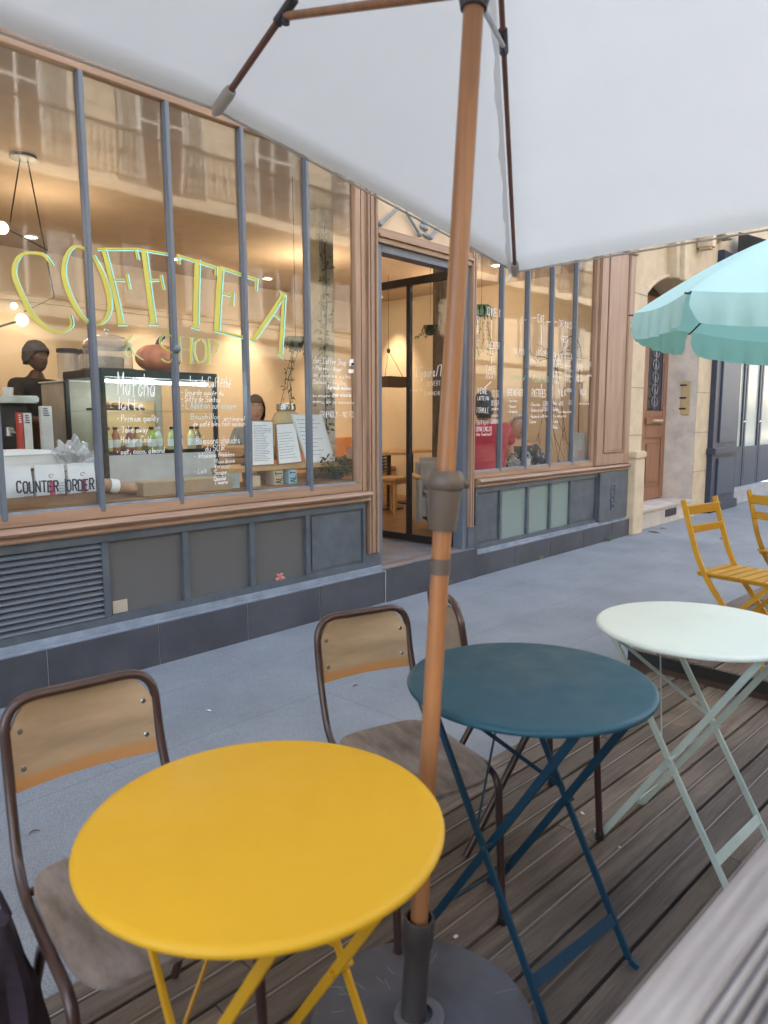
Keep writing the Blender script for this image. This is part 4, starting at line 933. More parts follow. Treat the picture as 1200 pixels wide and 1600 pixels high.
GF = pm('grey_fabric', (.40,.37,.34), .9)
m = MB(); m.box(-.28,.28,-.28,.28,.12,.42); m.build('seat', GF, t, bevel=.05)
m = MB(); m.box(-.28,.28,.16,.30,.4205,.78); m.build('backrest', GF, t, bevel=.05)
for sx in (-1, 1):
    m = MB(); m.box(sx*.285,sx*.35,-.28,.28,.10,.58); m.build('armrest', GF, t, bevel=.02)
    m = MB(); m.box(sx*.28,sx*.355,-.29,.29,.5805,.605); m.build('arm_cap', LIGHTWOOD, t, bevel=.008)
p = at(654, 655, Y=YB-.01); t = thing('wall_socket', 'white double wall socket above the bench, seen through the door', 'socket', (p.x, YB-.001, p.z))
m = MB(); m.box(-.09,.09,-.012,0,-.045,.045); m.build('socket_plate', WHITE, t, bevel=.004)
m = MB()
for sx in (-.045,.045): m.lathe([(0,-.0125),(.03,-.0125),(.03,-.016),(.025,-.016),(0,-.014)], 16, M=Matrix.Translation((sx,0,0)) @ Matrix.Rotation(R(-90),4,'X') @ Matrix.Scale(-1,4,(0,0,1)))
m.build('socket_face', pm('socket_grey', (.5,.5,.48)), t)

# ------------------------------------------------------------------ right window: seated woman, person in red, vine, paper shade
WY, WS = 4.50, 1.15; wp = at(808, 668, Y=WY); hz = (wp.z-ZF)/WS
t = thing('person', 'grey haired woman in a black floral blouse sitting in the right window, holding a cup', 'person', (wp.x, WY, ZF), R(-42)); t.scale = (WS, WS, WS)
sh = hz-.24
V = [(0,.05,.46,.15),(0,.04,.62,(.17,.14)),(0,.02,sh-.08,(.18,.13)),(0,0,hz-.12,.055),(-.19,.0,sh,.065),(-.25,-.10,sh-.24,.055),(-.07,-.29,sh-.16,.038),(.19,.0,sh,.065),(.25,-.10,sh-.24,.055),(.07,-.29,sh-.16,.038),
     (-.11,-.05,.46,.10),(-.11,-.33,.46,.075),(-.10,-.30,.08,.05),(-.10,-.38,.04,.04),(.11,-.05,.46,.10),(.11,-.33,.46,.075),(.10,-.30,.08,.05),(.10,-.38,.04,.04)]
E = [(0,1),(1,2),(2,3),(2,4),(4,5),(5,6),(2,7),(7,8),(8,9),(0,10),(10,11),(11,12),(12,13),(0,14),(14,15),(15,16),(16,17)]
hand(V, E, 6, V[6][:3], (.45,-.6,.45), (.2,.3,1), (-1,0,0), 1, .7); hand(V, E, 9, V[9][:3], (-.45,-.6,.45), (-.2,.3,1), (1,0,0), 1, .7)
skin('body', V, E, SKIN, t)
FLO = pm('floral_black', (.012,.012,.018), .7, scale=22, alt=(.05,.06,.09), detail=2)
cr = [n for n in FLO.node_tree.nodes if n.type == 'VALTORGB'][0]; cr.color_ramp.elements[0].position = .55; cr.color_ramp.elements[1].position = .6; cr.color_ramp.elements[1].color = (.30,.34,.42,1)
skin('blouse', [(0,.05,.47,(.185,.165)),(0,.04,.64,(.20,.165)),(0,.02,sh-.08,(.205,.15)),(0,.0,sh+.05,.075),(-.19,0,sh,.088),(-.245,-.08,sh-.17,.082),(.19,0,sh,.088),(.245,-.08,sh-.17,.082)], [(0,1),(1,2),(2,3),(2,4),(4,5),(2,6),(6,7)], FLO, t)
skin('trousers', [(0,.03,.46,.165),(-.11,-.05,.46,.12),(-.11,-.34,.46,.095),(-.10,-.31,.12,.075),(.11,-.05,.46,.12),(.11,-.34,.46,.095),(.10,-.31,.12,.075)], [(0,1),(1,2),(2,3),(0,4),(4,5),(5,6)], TOPB, t)
m = MB(); M = head(m, (0,-.03,hz), R(8), 1.0, R(-10)); m.build('head', SKIN, t); HG = pm('grey_hair', (.42,.39,.36), .8, var=.4, scale=70); face(M, t, HG); hair(M, HG, t, 1.10, back=-.03, fringe=.078, seed=9)
ca, sa = math.cos(R(-42)), math.sin(R(-42))
def wl_(x, y, z): return (wp.x+(x*ca-y*sa)*WS, WY+(x*sa+y*ca)*WS, ZF+z*WS)
t = thing('coffee_cup', 'white cup held by the woman in the right window', 'cup', wl_(0,-.385,sh-.115))
m = MB(); m.lathe([(0,0),(.028,0),(.036,.075),(.033,.075),(.026,.006),(0,.006)], 20); m.build('cup_body', WHITE, t)
t = thing('window_table', 'wooden table in front of the seated woman in the right window', 'table', (wp.x-.62, 4.30, ZF))
m = MB(); m.box(-.32,.32,-.2,.2,.60,.63); m.build('table_top', LIGHTWOOD, t, bevel=.005)
m = MB(); m.lathe([(0,0),(.18,0),(.18,.02),(.03,.03),(.03,.5995),(0,.5995)], 20); m.build('table_foot', DARK, t)
bq = at(798, 722, Y=4.3); t = thing('hand_bag', 'grey and tan bag resting on the table in front of the woman', 'bag', (bq.x, 4.28, ZF+.6305), R(-30))
mm = MB(); mm.bm.free(); mm.bm = crumple((0,0,.075), .13, 8.2, (1.1,.6,.6), .35); mm.build('bag_body', pm('bag_mixed', (.10,.10,.11), .6, scale=14, alt=(.45,.38,.30)), t)
m = MB(); m.tube([(-.08,-.03,.11),(-.05,-.06,.20),(.05,-.06,.20),(.09,-.03,.11)], .008, 8); m.build('bag_handle', BLACK, t)
t = thing('chair_inside', 'orange wooden chair back behind the seated woman', 'chair', wl_(0,.10,0), R(-42))
m = MB(); m.box(-.22,.22,-.25,.18,.405,.43); m.build('seat', LIGHTWOOD, t, bevel=.01)
m = MB(); m.box(-.24,.24,.19,.22,.60,.95); m.build('backrest', pm('bench_orange', (.55,.22,.08)), t, bevel=.01)
for sx in (-.2,.2):
    m = MB(); m.tube([(sx,-.2,0),(sx,-.2,.4045)], .016, 8); m.build('leg', LIGHTWOOD, t)
    m = MB(); m.tube([(sx,.205,0),(sx,.205,.599)], .016, 8); m.build('leg', LIGHTWOOD, t)
# person in red, back to the window
RS = 1.15; rp = at(757, 634, Y=4.5); hz = (rp.z-ZF)/RS
t = thing('person', 'person in a red top with dark grey hair, back turned, in the right window', 'person', (rp.x, 4.5, ZF), R(140)); t.scale = (RS, RS, RS)
sh = hz-.22
V = [(0,.02,.46,.15),(0,.02,.62,(.17,.14)),(0,.0,sh-.08,(.18,.13)),(0,0,hz-.11,.055),(-.20,.0,sh,.065),(-.27,-.05,sh-.27,.05),(-.20,-.25,sh-.36,.038),(.20,.0,sh,.065),(.27,-.05,sh-.27,.05),(.20,-.25,sh-.36,.038),
     (-.11,-.05,.46,.10),(-.13,-.45,.46,.075),(-.13,-.45,.08,.05),(-.13,-.58,.04,.04),(.11,-.05,.46,.10),(.13,-.45,.46,.075),(.13,-.45,.08,.05),(.13,-.58,.04,.04)]
hand2 = list(V); E2 = [(0,1),(1,2),(2,3),(2,4),(4,5),(5,6),(2,7),(7,8),(8,9),(0,10),(10,11),(11,12),(12,13),(0,14),(14,15),(15,16),(16,17)]
hand(hand2, E2, 6, V[6][:3], (.2,-1,-.1), (1,.2,0), (0,0,1)); hand(hand2, E2, 9, V[9][:3], (-.2,-1,-.1), (-1,.2,0), (0,0,1))
skin('body', hand2, E2, SKIN, t)
RED = pm('red_cotton', (.50,.035,.055), .8, var=.25, scale=6, bump=1, bscale=9)
skin('top', [(0,.03,.40,(.215,.20)),(0,.02,.62,(.205,.17)),(0,.0,sh-.08,(.205,.15)),(0,.0,sh+.04,.075),(-.20,0,sh,.088),(-.255,-.04,sh-.16,.082),(.20,0,sh,.088),(.255,-.04,sh-.16,.082)], [(0,1),(1,2),(2,3),(2,4),(4,5),(2,6),(6,7)], RED, t)
skin('trousers', [(0,.03,.44,.165),(-.11,-.05,.46,.12),(-.13,-.46,.46,.095),(-.13,-.46,.12,.075),(.11,-.05,.46,.12),(.13,-.46,.46,.095),(.13,-.46,.12,.075)], [(0,1),(1,2),(2,3),(0,4),(4,5),(5,6)], TOPB, t)
m = MB(); M = head(m, (0,-.02,hz), 0, 1.0); m.build('head', SKIN, t); HD = pm('dark_grey_hair', (.10,.10,.11), .8, var=.3, scale=60); face(M, t, HD); hair(M, HD, t, 1.14, back=-.10, fringe=.06, seed=5)
t = thing('window_bench', 'light wooden bench under the person in red', 'bench', (rp.x, 4.52, ZF))
m = MB(); m.box(-.45,.30,-.2,.2,.28,.32); m.build('seat', LIGHTWOOD, t, bevel=.005)
for sx in (-.4,.25): m = MB(); m.box(sx-.02,sx+.02,-.18,.18,0,.2795); m.build('leg', LIGHTWOOD, t)
# vine of dry branches
t = thing('dry_branches', 'bare reddish brown dried branches arching down in the right window', 'branches', (7.55, 4.35, 1.9))
rnd = random.Random(21); m = MB()
def branch(p, d, l, r, k):
    P = [Vector(p)]; d = Vector(d).normalized()
    for i in range(8): d = (d+Vector((rnd.gauss(0,.16), rnd.gauss(0,.06), rnd.gauss(0,.10)-.05))).normalized(); P.append(P[-1]+d*l/8)
    m.tube([q-Vector((7.55,4.35,1.9)) for q in P], [r*(1-.09*i) for i in range(9)], 6)
    if k:
        for i in (3,5,7): branch(P[i], d+Vector((rnd.gauss(0,.9), rnd.gauss(0,.2), rnd.gauss(0,.5))), l*.5, r*.6, k-1)
a = at(868, 560, Y=4.35)
for q in ((800,548),(845,535),(905,530)): branch(a, at(*q, Y=4.35)-a, .42, .008, 1)
for q in ((845,740),(872,700),(885,730),(858,650)): branch(a, at(*q, Y=4.35)-a, (at(*q, Y=4.35)-a).length, .008, 1)
m.build('twig', pm('dry_red', (.17,.06,.04), .7), t)
q = at(912, 560, Y=4.3); t = thing('wall_hook_ring', 'thin black ring and bar hanging near the right end of the right window', 'hanger', (q.x, 4.3, q.z))
m = MB(); m.tube([(-.30+.24*math.cos(a), 0, .24*math.sin(a)) for a in [PI*i/14 for i in range(15)]], .006, 6); m.tube([(-.55,0,0),(.12,0,0)], .006, 6); m.build('wire', DARK, t)
q = at(902, 722, Y=4.16); t = thing('paper_lamp', 'white pleated paper lamp shade standing at the right end of the right window', 'lamp', (q.x, 4.16, .82))
h_ = at(902, 676, Y=4.16).z-.82
m = MB(); m.box(-.13,.13,-.10,.13,-.03,-.001); m.build('stand', BROWNWOOD, t, smooth=False)
m = MB(); m.lathe([(.125,.0),(.10,h_),(.097,h_),(.122,.0)], 10); m.build('lamp_shade', cloth_mat('shade_paper', (.82,.86,.84), .5), t, ang=10)
m = MB(); m.tube([(0,0,0),(0,0,h_)], .006, 6); m.tube([(0,0,h_),(-.01,0,h_+.75)], .007, 6); m.build('lamp_rod', pm('rod_brown', (.15,.06,.04)), t)
for k in range(3):
    m = MB(); m.tube([(0,0,h_*.95),(.098*math.cos(k*2.1),.098*math.sin(k*2.1),h_*.95)], .003, 6); m.build('spoke', DARK, t)
# ------------------------------------------------------------------ lettering on the glass (parts of the shopfront)
YG = D+.0235
LET = [ # (points (x,y,width px))
 [(80.5,415,2),(70,400,5),(62,396,5),(48,395,4.5),(36,397,5),(27,404,6),(22,418,7),(23,434,7.5),(32,456,8),(44,482,8),(58,500,7.5),(72,512,6),(86,518.5,4.5),(100,517,4),(111,508,4),(108,492,2)],
 [(138,393,4),(128,387,4),(118,385,4),(108,391,5),(101,406,6),(99,426,7),(104,448,7.5),(114,472,7.5),(126,492,6),(138,505,3)],
 [(144,398,3),(154,416,6),(164,438,7.5),(170,460,7.5),(171,480,6.5),(166,496,5),(156,506,4),(145,507,2)],
 [(161,389,6),(168,414,6.5),(176,446,6.5),(183,476,7),(189,505,7.5)],[(152,388.5,2.5),(212,388.5,2.5)],[(211,388,3),(215,406,2.5)],[(178,437,2.5),(195,437,2.5)],[(197,428,2),(202,452,3)],[(184,506,2.5),(199,506,2.5)],
 [(224,391,7),(228,420,7.5),(233,460,7.5),(239,503,8)],[(213,388.5,2.5),(267,397,2.5)],[(229,437.5,2.5),(249,436.5,2.5)],[(250,429,2),(255,453,3)],[(232,505,2.5),(248,506,2.5)],
 [(307.8,405.5,7),(307,440,7.5),(306,475,7.5),(305.5,508,7.5)],[(276.5,398,3.5),(337,417,3.5)],[(277.5,400,3.5),(278,413,2.5)],[(337,416,3),(336,430,2.5)],[(298,509.5,2.5),(312,513,2.5)],
 [(344.6,417.5,7.5),(342,450,8),(340,485,8),(338,516,8)],[(344,417,3.5),(400,436,3.5)],[(400,435,4),(398.5,455,2.5)],[(347,457.5,2.5),(360,461,2.5)],[(363,457,2),(362,478,3)],[(334,515,3),(381.5,526.5,3)],
 [(442,459,4),(425,488,6),(408,513,6.5),(395.5,530,7)],[(443.5,459.5,3),(441.5,490,4.5),(439.5,525,5),(437.8,553,4.5)],[(426,489,2),(439,498.7,2)],[(436.5,454,2.5),(447.5,461,2.5)],[(391,528,2.5),(399,533,2.5)],[(433,550,2.5),(443,558,2.5)]]
YEL = pm('paint_olive_yellow', (.52,.48,.08), .6, var=.05); MINT = pm('paint_turquoise', (.35,.80,.72), .6, var=.03); DGRN = pm('paint_dark_green', (.03,.14,.12), .6)
m1, m2, m3 = MB(), MB(), MB()
for k, st in enumerate(LET):
    e = .00015*(k%9)
    horiz = abs(st[-1][1]-st[0][1]) < abs(st[-1][0]-st[0][0])
    w_ = sum(p[2] for p in st)/len(st)/2
    dx, dy = (.3, w_+1.1) if horiz else (w_+1.5, .4)
    ribbon(m3, [(p[0], p[1], 1.3) for p in st], YG-.0005-e, dx*(.75 if not horiz else 1), dy*.75)
    ribbon(m2, [(p[0], p[1], 2.0) for p in st], YG-.0025-e, dx+(.4 if not horiz else 0), dy+(.6 if horiz else 0))
    ribbon(m1, st, YG-.0045-e)
tl_ = m1.build('window_lettering', YEL, shop, smooth=False); tl_['label'] = 'large painted letters COFFTEA'
m2.build('lettering_highlight', MINT, tl_, smooth=False); m3.build('lettering_shadow', DGRN, tl_, smooth=False)
m1, m2 = MB(), MB()
SH = [[(208,523,1.6),(200,530,1.8),(199,538,1.8),(205,546,1.6),(203,556,1.6),(197,557,1.4),(194,549,1.4),(201,540,1.4),(210,553,1.6),(222,562,1.6)],
 [(270,527,1.5),(260,522,1.8),(251,527,2),(250,537,2.4),(258,545,2.6),(269,552,2.4),(270,560,2),(261,566,1.6),(251,560,1.5)],
 [(280,526,2.5),(281,565,2.5)],[(298,529,3),(298,567,3)],[(281,546,1.5),(298,547,1.5)],[(277,526,1.3),(285,526,1.3)],[(294,528,1.3),(302,528,1.3)],[(294,567,1.3),(302,567,1.3)],
 [(312,529,2),(304,536,3),(303,550,3.2),(308,564,2.5),(314,566,2),(321,558,3),(321,542,3.2),(316,531,2),(312,529,2)],
 [(326,530,3),(326,569,3)],[(327,530,1.6),(338,533,2),(341,541,2.2),(337,550,2),(328,552,1.6)],[(322,569,1.3),(331,570,1.3)]]
for k, st in enumerate(SH):
    ribbon(m1, st, YG-.004-.0001*k); ribbon(m2, [(p[0],p[1],.9) for p in st], YG-.001-.0001*k, 2.4, .5)
tl_ = m1.build('window_lettering', YEL, shop, smooth=False); tl_['label'] = 'smaller outlined letters & SHOP under the big name'; m2.build('lettering_highlight', MINT, tl_, smooth=False)
def script(lines, mat, name='window_writing', lab=None, Y=YG, parent=None):
    m = MB()
    for L_ in lines:
        s, x0, y0, x1, h = L_[:5]; write(s, x0, y0, x1, h, Y, m, slant=L_[5] if len(L_) > 5 else .12, y1=L_[6] if len(L_) > 6 else None, wd=L_[7] if len(L_) > 7 else None)
    o = m.build(name, mat, parent or shop, smooth=False)
    if lab: o['label'] = lab
    return o
script([('Matcha',184,617,244,35),('latte',184,640,226,20),('* Premium quality',184,658,249,10),('* Take away',184,676,232,10),('* Hot or Cold',183,692,237,10),('* oat, coco, almond',183,710,258,9)], INK, lab='white handwriting Matcha latte')
script([('Jus de Cofféthé',294,603,362,16),('* Gourde cuvée du',284,616,350,8),('* Siffy de Santos',284,627,345,9),('artisanal',350,657,383,7),('de café bleu fait maison',302,666,384,8),('Boissons chaudes',306,694,376,12),('du SOIR',321,705,352,9),
  ('- Infusions fraiches',303,716,367,8),('Rooibos',335,724,368,6),('Verveine',335,731,360,6),('* Lait',304,740,324,7),('Soupe',335,742,355,8),('Chocolat',334,751,354,6),('Tisane',335,757,357,6)], INK, lab='white handwriting about hot drinks')
script([('* L\'Addition sur mesure',285,638,370,11),('Bouchillon',298,655,345,9)], pm('paint_pale_blue', (.45,.72,.78), .6, var=.03), lab='pale blue handwriting')
script([('chez Coffee Shop',489,567,541,10),('* Plateau - Bagel',489,577,535,6),('de cookies salés',489,588,548,6),('Salade - fruits',489,599,540,6),('formule maison',512,608,549,7,.12,None,.006),('ou encore',489,620,516,5),('pas soucis',520,619,549,7,.12,None,.006),('menu de la semaine',489,630,555,6),('FRIENDLY - NO TOX',500,652,556,9,.02)], INK, lab='white handwriting in the pane beside the door')
m = MB(); c = at(552, 575, Y=YG-.001)
for pts in ([(546,564),(548,561),(556,561),(558,564),(558,572),(546,572)],[(544,577),(559,577),(560,583),(545,583)]): m.face([at(x, y, Y=YG-.002) for x, y in pts])
st_ = m.build('door_sticker', PAPER, shop, smooth=False)
m = MB(); m.face([at(x, y, Y=YG-.004) for x, y in ((549,567),(554,567),(553,570),(549,572))]); m.build('sticker_print', BLACK, st_, smooth=False)
script([('COUNTER',27,770,94,17,.02,768,.009),('|',100,768,104,19,0,None,.008),('ORDER',105,768,149,17,.02,764,.009)], pm('marker_black', (.03,.035,.05), .6), lab='black lettering COUNTER | ORDER')
# opening hours on the open door pane, plane x = 5.30
m = MB()
def write_x(s, px0, py, px1, h, X):
    a = at(px1, py, X=X); b = at(px0, py, X=X); tmp = MB(); Hh = at(px0, py-h, X=X).z-b.z; n = len(s); W = b.y-a.y
    for k, ch in enumerate(s):
        g = GLY.get(ch)
        if not g: continue
        for st in g.split():
            P = [Vector((X-.006-.0001*k, b.y-(k+int(st[i])/5.5)*W/n, b.z+(int(st[i+1])-2)/6*Hh)) for i in range(0, len(st)-1, 2)]
            for p, q in zip(P, P[1:]): m.bar(p, q, Hh*.09, .0006, up=(1,0,0))
write_x('7 jours/7', 649, 590, 692, 17, X); write_x('OUVERT', 668, 603, 690, 7, X); write_x('DIMANCHE', 664, 618, 690, 6, X); write_x('de 8h a 19h', 640, 612, 660, 5, X)
m.build('pane_writing', INK, dl, smooth=False)
RW = [('DINE IN',762,492,785,12,0),('THEATRE',760,543,784,10,0),('TEA',764,552,778,8,0),('TAKE',759,580,775,9,0),('AWAY',759,592,776,9,0),('VIENNE',746,615,762,9,0),('LATTE VIN',746,625,764,6,0),('FORMULE',745,645,764,8,0),('7J/7 7J/7',744,664,763,7,0),('DRINK ENCLOS',744,674,769,7,0),('the food mall',744,681,768,5,.1),
 ('TO GO',768,620,781,10,0),('DESSERT',768,633,782,7,0),('cookies',768,641,781,6,.1),('crumble',768,651,782,6,.1),('SUNDAES',767,662,782,7,0),
 ('EAT',840,502,851,11,0),('SALADES',803,552,820,8,0),('LUNCH',838,555,853,8,0),('SNACK',828,566,842,5,0),('BREAKFAST',793,618,818,10,0),('* Tartines',793,628,808,5,.1),('* Yaourt',793,637,807,5,.1),('* Granola',793,645,808,5,.1),
 ('PASTRIES',831,620,853,12,0),('* Chocolat',828,634,844,5,.1),('* Banana bread',828,643,848,6,.1),('* Roules de noix',828,653,849,6,.1),('Cakes',827,661,838,5,.1),('SCONES',848,634,859,7,0),('COOKIES',848,642,859,6,0),('Brownies',848,652,860,5,.1),
 ('DRINKS',873,510,895,10,0),('HOT',877,535,888,10,0),('BLACK',865,562,880,11,0),('COFFEE',865,573,880,10,0),('TEA',885,563,895,11,0),('Espresso',865,582,877,5,.1),('Allonge',865,590,877,5,.1),('Filtre',866,599,873,5,.1),
 ('Green',884,573,893,5,.1),('Black',884,581,894,5,.1),('Rooibos',884,589,894,5,.1),('White',883,597,893,5,.1),('MILK',872,618,886,11,0),('SPECIALS',886,612,895,5,0),('Matcha',864,632,870,6,.1),('WINE',873,634,881,7,0),('JUS',888,632,893,7,0),('Chai latte',864,642,872,6,.1),('Aux choux fraise',872,645,895,5,.1),('Kombucha',864,652,885,5,.1),('Tonka',864,661,872,6,.1),('Mocha',864,670,871,6,.1),
 ('ICED',901,570,910,9,0),('COFFEE',901,580,911,8,0),('latte',901,589,910,6,.1),('tonic',901,597,910,6,.1),('TEA',919,573,924,8,0),('peche',917,588,925,5,.1),('MILK',906,617,917,10,0),('shakes',905,632,921,5,.1)]
script(RW, INK, lab='white hand lettered menu tree over five panes')
m = MB()
for a, b in (((768,500),(768,530)),((768,556),(768,570)),((830,497),(838,497)),((853,503),(870,503)),((846,508),(846,540)),((883,540),(883,604)),((768,596),(757,606)),((846,600),(846,608)),((820,500),(826,499)),((906,600),(906,607))):
    p, q = at(*a, Y=YG-.002), at(*b, Y=YG-.002); m.bar(p, q, .006, .001, up=(0,1,0))
m.build('menu_arrows', INK, shop, smooth=False)
script([('Home',796,592,812,8,.2),('is where',812,594,826,8,.2),('food falls',832,596,860,10,.2)], pm('paint_pale_green', (.35,.68,.50), .6), lab='pale green script')
m = MB(); a = at(905, 716, Y=YG-.001)
for x in (0, .03): m.box(a.x+x, a.x+x+.015, YG-.003, YG-.001, a.z-.0, a.z+.09)
m.build('red_sticker', pm('red_sticker', (.35,.05,.08), .5), shop, smooth=False)

# ------------------------------------------------------------------ neighbour: stone house with arched door
hs = thing('stone_house', 'pale stone house front with an arched wooden double door beyond the cafe', 'building', (0,0,0))
def rect(m, x0, x1, y0, y1, z0, z1): m.box(x0, x1, y0, y1, z0, z1)
m = MB()
rect(m, 8.75, 9.14, D-.02, D+.6, SWZ, 3.0); rect(m, 11.15, 11.72, D+.02, D+.6, SWZ, 3.0)
# arch: prism with curved underside between the piers
ax0, ax1, az = 9.14, 11.15, 2.92
P = [(ax0, 3.0), (8.75, 3.0), (8.75, 15.6), (11.72, 15.6), (11.72, 3.0), (ax1, 3.0)]
for k in range(13):
    u_ = k/12; P.append((ax1-(ax1-ax0)*u_, az+.34*math.sin(PI*u_)**.8))
m.prism([(x, D+.02, z) for x, z in P], (0,.55,0))
m.build('wall', STONE, hs, smooth=False)
m = MB()
for k in range(12):
    u0, u1 = k/12, (k+1)/12
    a = (ax0+(ax1-ax0)*u0, az+.34*math.sin(PI*u0)**.8); b = (ax0+(ax1-ax0)*u1, az+.34*math.sin(PI*u1)**.8)
    m.tube([(a[0], D+.015, a[1]+.03), (b[0], D+.015, b[1]+.03)], .03, 8)
m.build('arch_moulding', STONE, hs)
m = MB(); kx = 10.05
m.prism([(kx-.20, D-.10, 3.22),(kx+.20, D-.10, 3.22),(kx+.30, D-.10, 4.05),(kx-.30, D-.10, 4.05)], (0,.14,0))
m.prism([(kx-.08, D-.15, 3.20),(kx+.08, D-.15, 3.20),(kx+.14, D-.15, 4.05),(kx-.14, D-.15, 4.05)], (0,.06,0))
m.build('keystone', STONE, hs, bevel=.012)
m = MB(); rect(m, 8.75, 11.9, D-.14, D+.03, 4.05, 4.20); rect(m, 8.75, 11.8, D-.08, D+.03, 4.20, 4.3); m.build('cornice', STONE, hs, bevel=.015)
for x in (9.5, 10.9):
    m = MB(); m.prism([(x-.1, D-.2, 4.05),(x+.1, D-.2, 4.05),(x+.1, D+.02, 4.05),(x-.1, D+.02, 4.05)], (0,0,-.3)); m.build('corbel', STONE, hs, bevel=.03)
m = MB()
for a, b in ((8.75, 9.14),(11.15,11.72)):
    for z in (.55, 1.15, 1.75, 2.35, 2.9): rect(m, a-.001, b+.001, D-.0225 if a < 9 else D+.0175, D+.03, z, z+.010)
m.build('stone_joint', pm('joint', (.25,.21,.17), .9), hs, smooth=False)
m = MB(); rect(m, 8.80, 9.10, D-.10, D+.1, SWZ, .86); m.build('pier_base', STONE, hs, bevel=.01)
m = MB(); rect(m, 8.785, 9.115, D-.115, D+.1, .8601, .95); m.build('pier_cap', STONE, hs, bevel=.015)
m = MB(); rect(m, 9.14, 11.15, D+.02, D+.6, SWZ, .10); m.build('threshold_wall', STONED, hs, smooth=False)
m = MB(); rect(m, 9.145, 11.14, D-.0, D+.59, .1005, .15); m.build('threshold', STONED, hs, bevel=.01)
m = MB(); rect(m, 10.15, 10.55, D+.012, D+.03, -.03, .075); m.build('cellar_grille', DARK, hs, smooth=False)
m = MB(); m.prism([(11.15, D+.02, .15),(11.15, D+.02, 3.0),(11.02, D+.45, 3.0),(11.02, D+.45, .15)], (.01,0,0)); m.build('reveal', STONED, hs, smooth=False)
yd = D+.42
m = MB(); rect(m, 9.30, 11.10, yd+.04, yd+.08, .15, 3.4); m.build('door_back', pm('door_dark', (.10,.05,.03), .6), hs, smooth=False)
DW = pm('street_door_wood', (.25,.12,.065), .45, var=.2, scale=3, stretch=(6,6,.6))
for k, (x0, x1) in enumerate(((9.30,10.14),(10.16,11.03))):
    m = MB(); rect(m, x0, x0+.14, yd, yd+.039, .16, 3.1); rect(m, x1-.14, x1, yd, yd+.039, .16, 3.1)
    for z0, z1 in ((.16,.34),(1.08,1.28),(1.38,1.48),(2.78,3.1)): rect(m, x0+.14, x1-.14, yd, yd+.039, z0, z1)
    lf = m.build('street_door', DW, hs, bevel=.006)
    m = MB(); rect(m, x0+.14, x1-.14, yd+.015, yd+.03, .34, 1.08); rect(m, x0+.2, x1-.2, yd+.004, yd+.015, .42, 1.0); m.build('door_panel', DW, lf, bevel=.006)
    m = MB(); rect(m, x0+.10, x1-.10, yd-.03, yd+.0, 1.28, 1.38); m.build('door_ledge', DW, lf, bevel=.008)
    m = MB(); c = ((x0+x1)/2, yd-.05, 1.33); m.tube([(c[0]-.16,c[1],1.33),(c[0]+.16,c[1],1.33)], .022, 10); m.tube([(c[0]-.1,c[1],1.33),(c[0]-.1,yd,1.33)], .012, 8); m.tube([(c[0]+.1,c[1],1.33),(c[0]+.1,yd,1.33)], .012, 8); m.build('pull_handle', pm('brass_pale', (.60,.50,.38), .35, metal=.6), lf)
    m = MB(); rect(m, x0+.14, x1-.14, yd+.02, yd+.028, 1.48, 2.78); m.build('door_glass', pm('door_glass_dark', (.02,.02,.025), .1), lf, smooth=False)
    m = MB(); gx0, gx1 = x0+.16, x1-.16; cxm = (gx0+gx1)/2
    for j in range(7):
        z = 1.55+j*.18
        for sx in (-1, 1):
            pts = [(cxm+sx*(.02+.10*math.sin(a)*(1-a/8)), yd+.012, z+.085*math.cos(a)*(1-a/9)+.05) for a in [q*.55 for q in range(11)]]
            m.tube(pts, .008, 5)
    m.tube([(cxm, yd+.012, 1.5),(cxm, yd+.012, 2.76)], .009, 6); m.tube([(gx0, yd+.012, 1.5),(gx0, yd+.012, 2.76)], .007, 6); m.tube([(gx1, yd+.012, 1.5),(gx1, yd+.012, 2.76)], .007, 6)
    m.build('iron_scrollwork', pm('iron_grey', (.22,.22,.26), .5), lf)
p0, p1 = at(1059, 633, Y=D+.15), at(1073, 592, Y=D+.15)
m = MB(); ixx = 11.125; m.box(ixx-.04, ixx-.012, D+.10, D+.30, 1.42, 1.92); ic = m.build('intercom', pm('brass_panel', (.52,.42,.24), .35, metal=.5), hs, bevel=.006)
m = MB()
for z in (1.50, 1.66, 1.85): m.box(ixx-.046, ixx-.04, D+.15, D+.25, z, z+.025)
m.build('intercom_button', DARK, ic, smooth=False)

# dark blue shopfront
bs = thing('blue_shopfront', 'dark navy painted shopfront with glazed doors at the far right', 'shopfront', (0,0,0))
NAVY = pm('navy_paint', (.028,.036,.062), .4, var=.08); NAVYL = pm('navy_paint_light', (.05,.065,.10), .4, var=.08)
m = MB(); rect(m, 11.72, 12.9, D-.06, D+.4, .02, 2.95); m.build('pilaster', NAVY, bs, bevel=.008)
m = MB(); rect(m, 11.95, 12.75, D-.085, D-.06, .14, .74); rect(m, 11.95, 12.75, D-.085, D-.06, .98, 2.8); m.build('pilaster_panel', NAVYL, bs, bevel=.01)
m = MB(); rect(m, 11.68, 12.94, D-.12, D+.1, .80, .90); m.build('pilaster_band', NAVY, bs, bevel=.01); m = MB(); rect(m, 11.68, 12.95, D-.10, D+.1, SWZ, .02); m.build('pilaster_plinth', NAVY, bs, bevel=.01)
m = MB(); rect(m, 12.95, 15.2, D-.02, D+.5, SWZ, .14); m.build('door_step', pm('pale_step', (.33,.34,.36), .7), bs, bevel=.01)
m = MB(); rect(m, 12.9, 19, D+.25, D+.4, .14, 3.2); m.build('shop_back', NAVY, bs, smooth=False)
x = 13.0
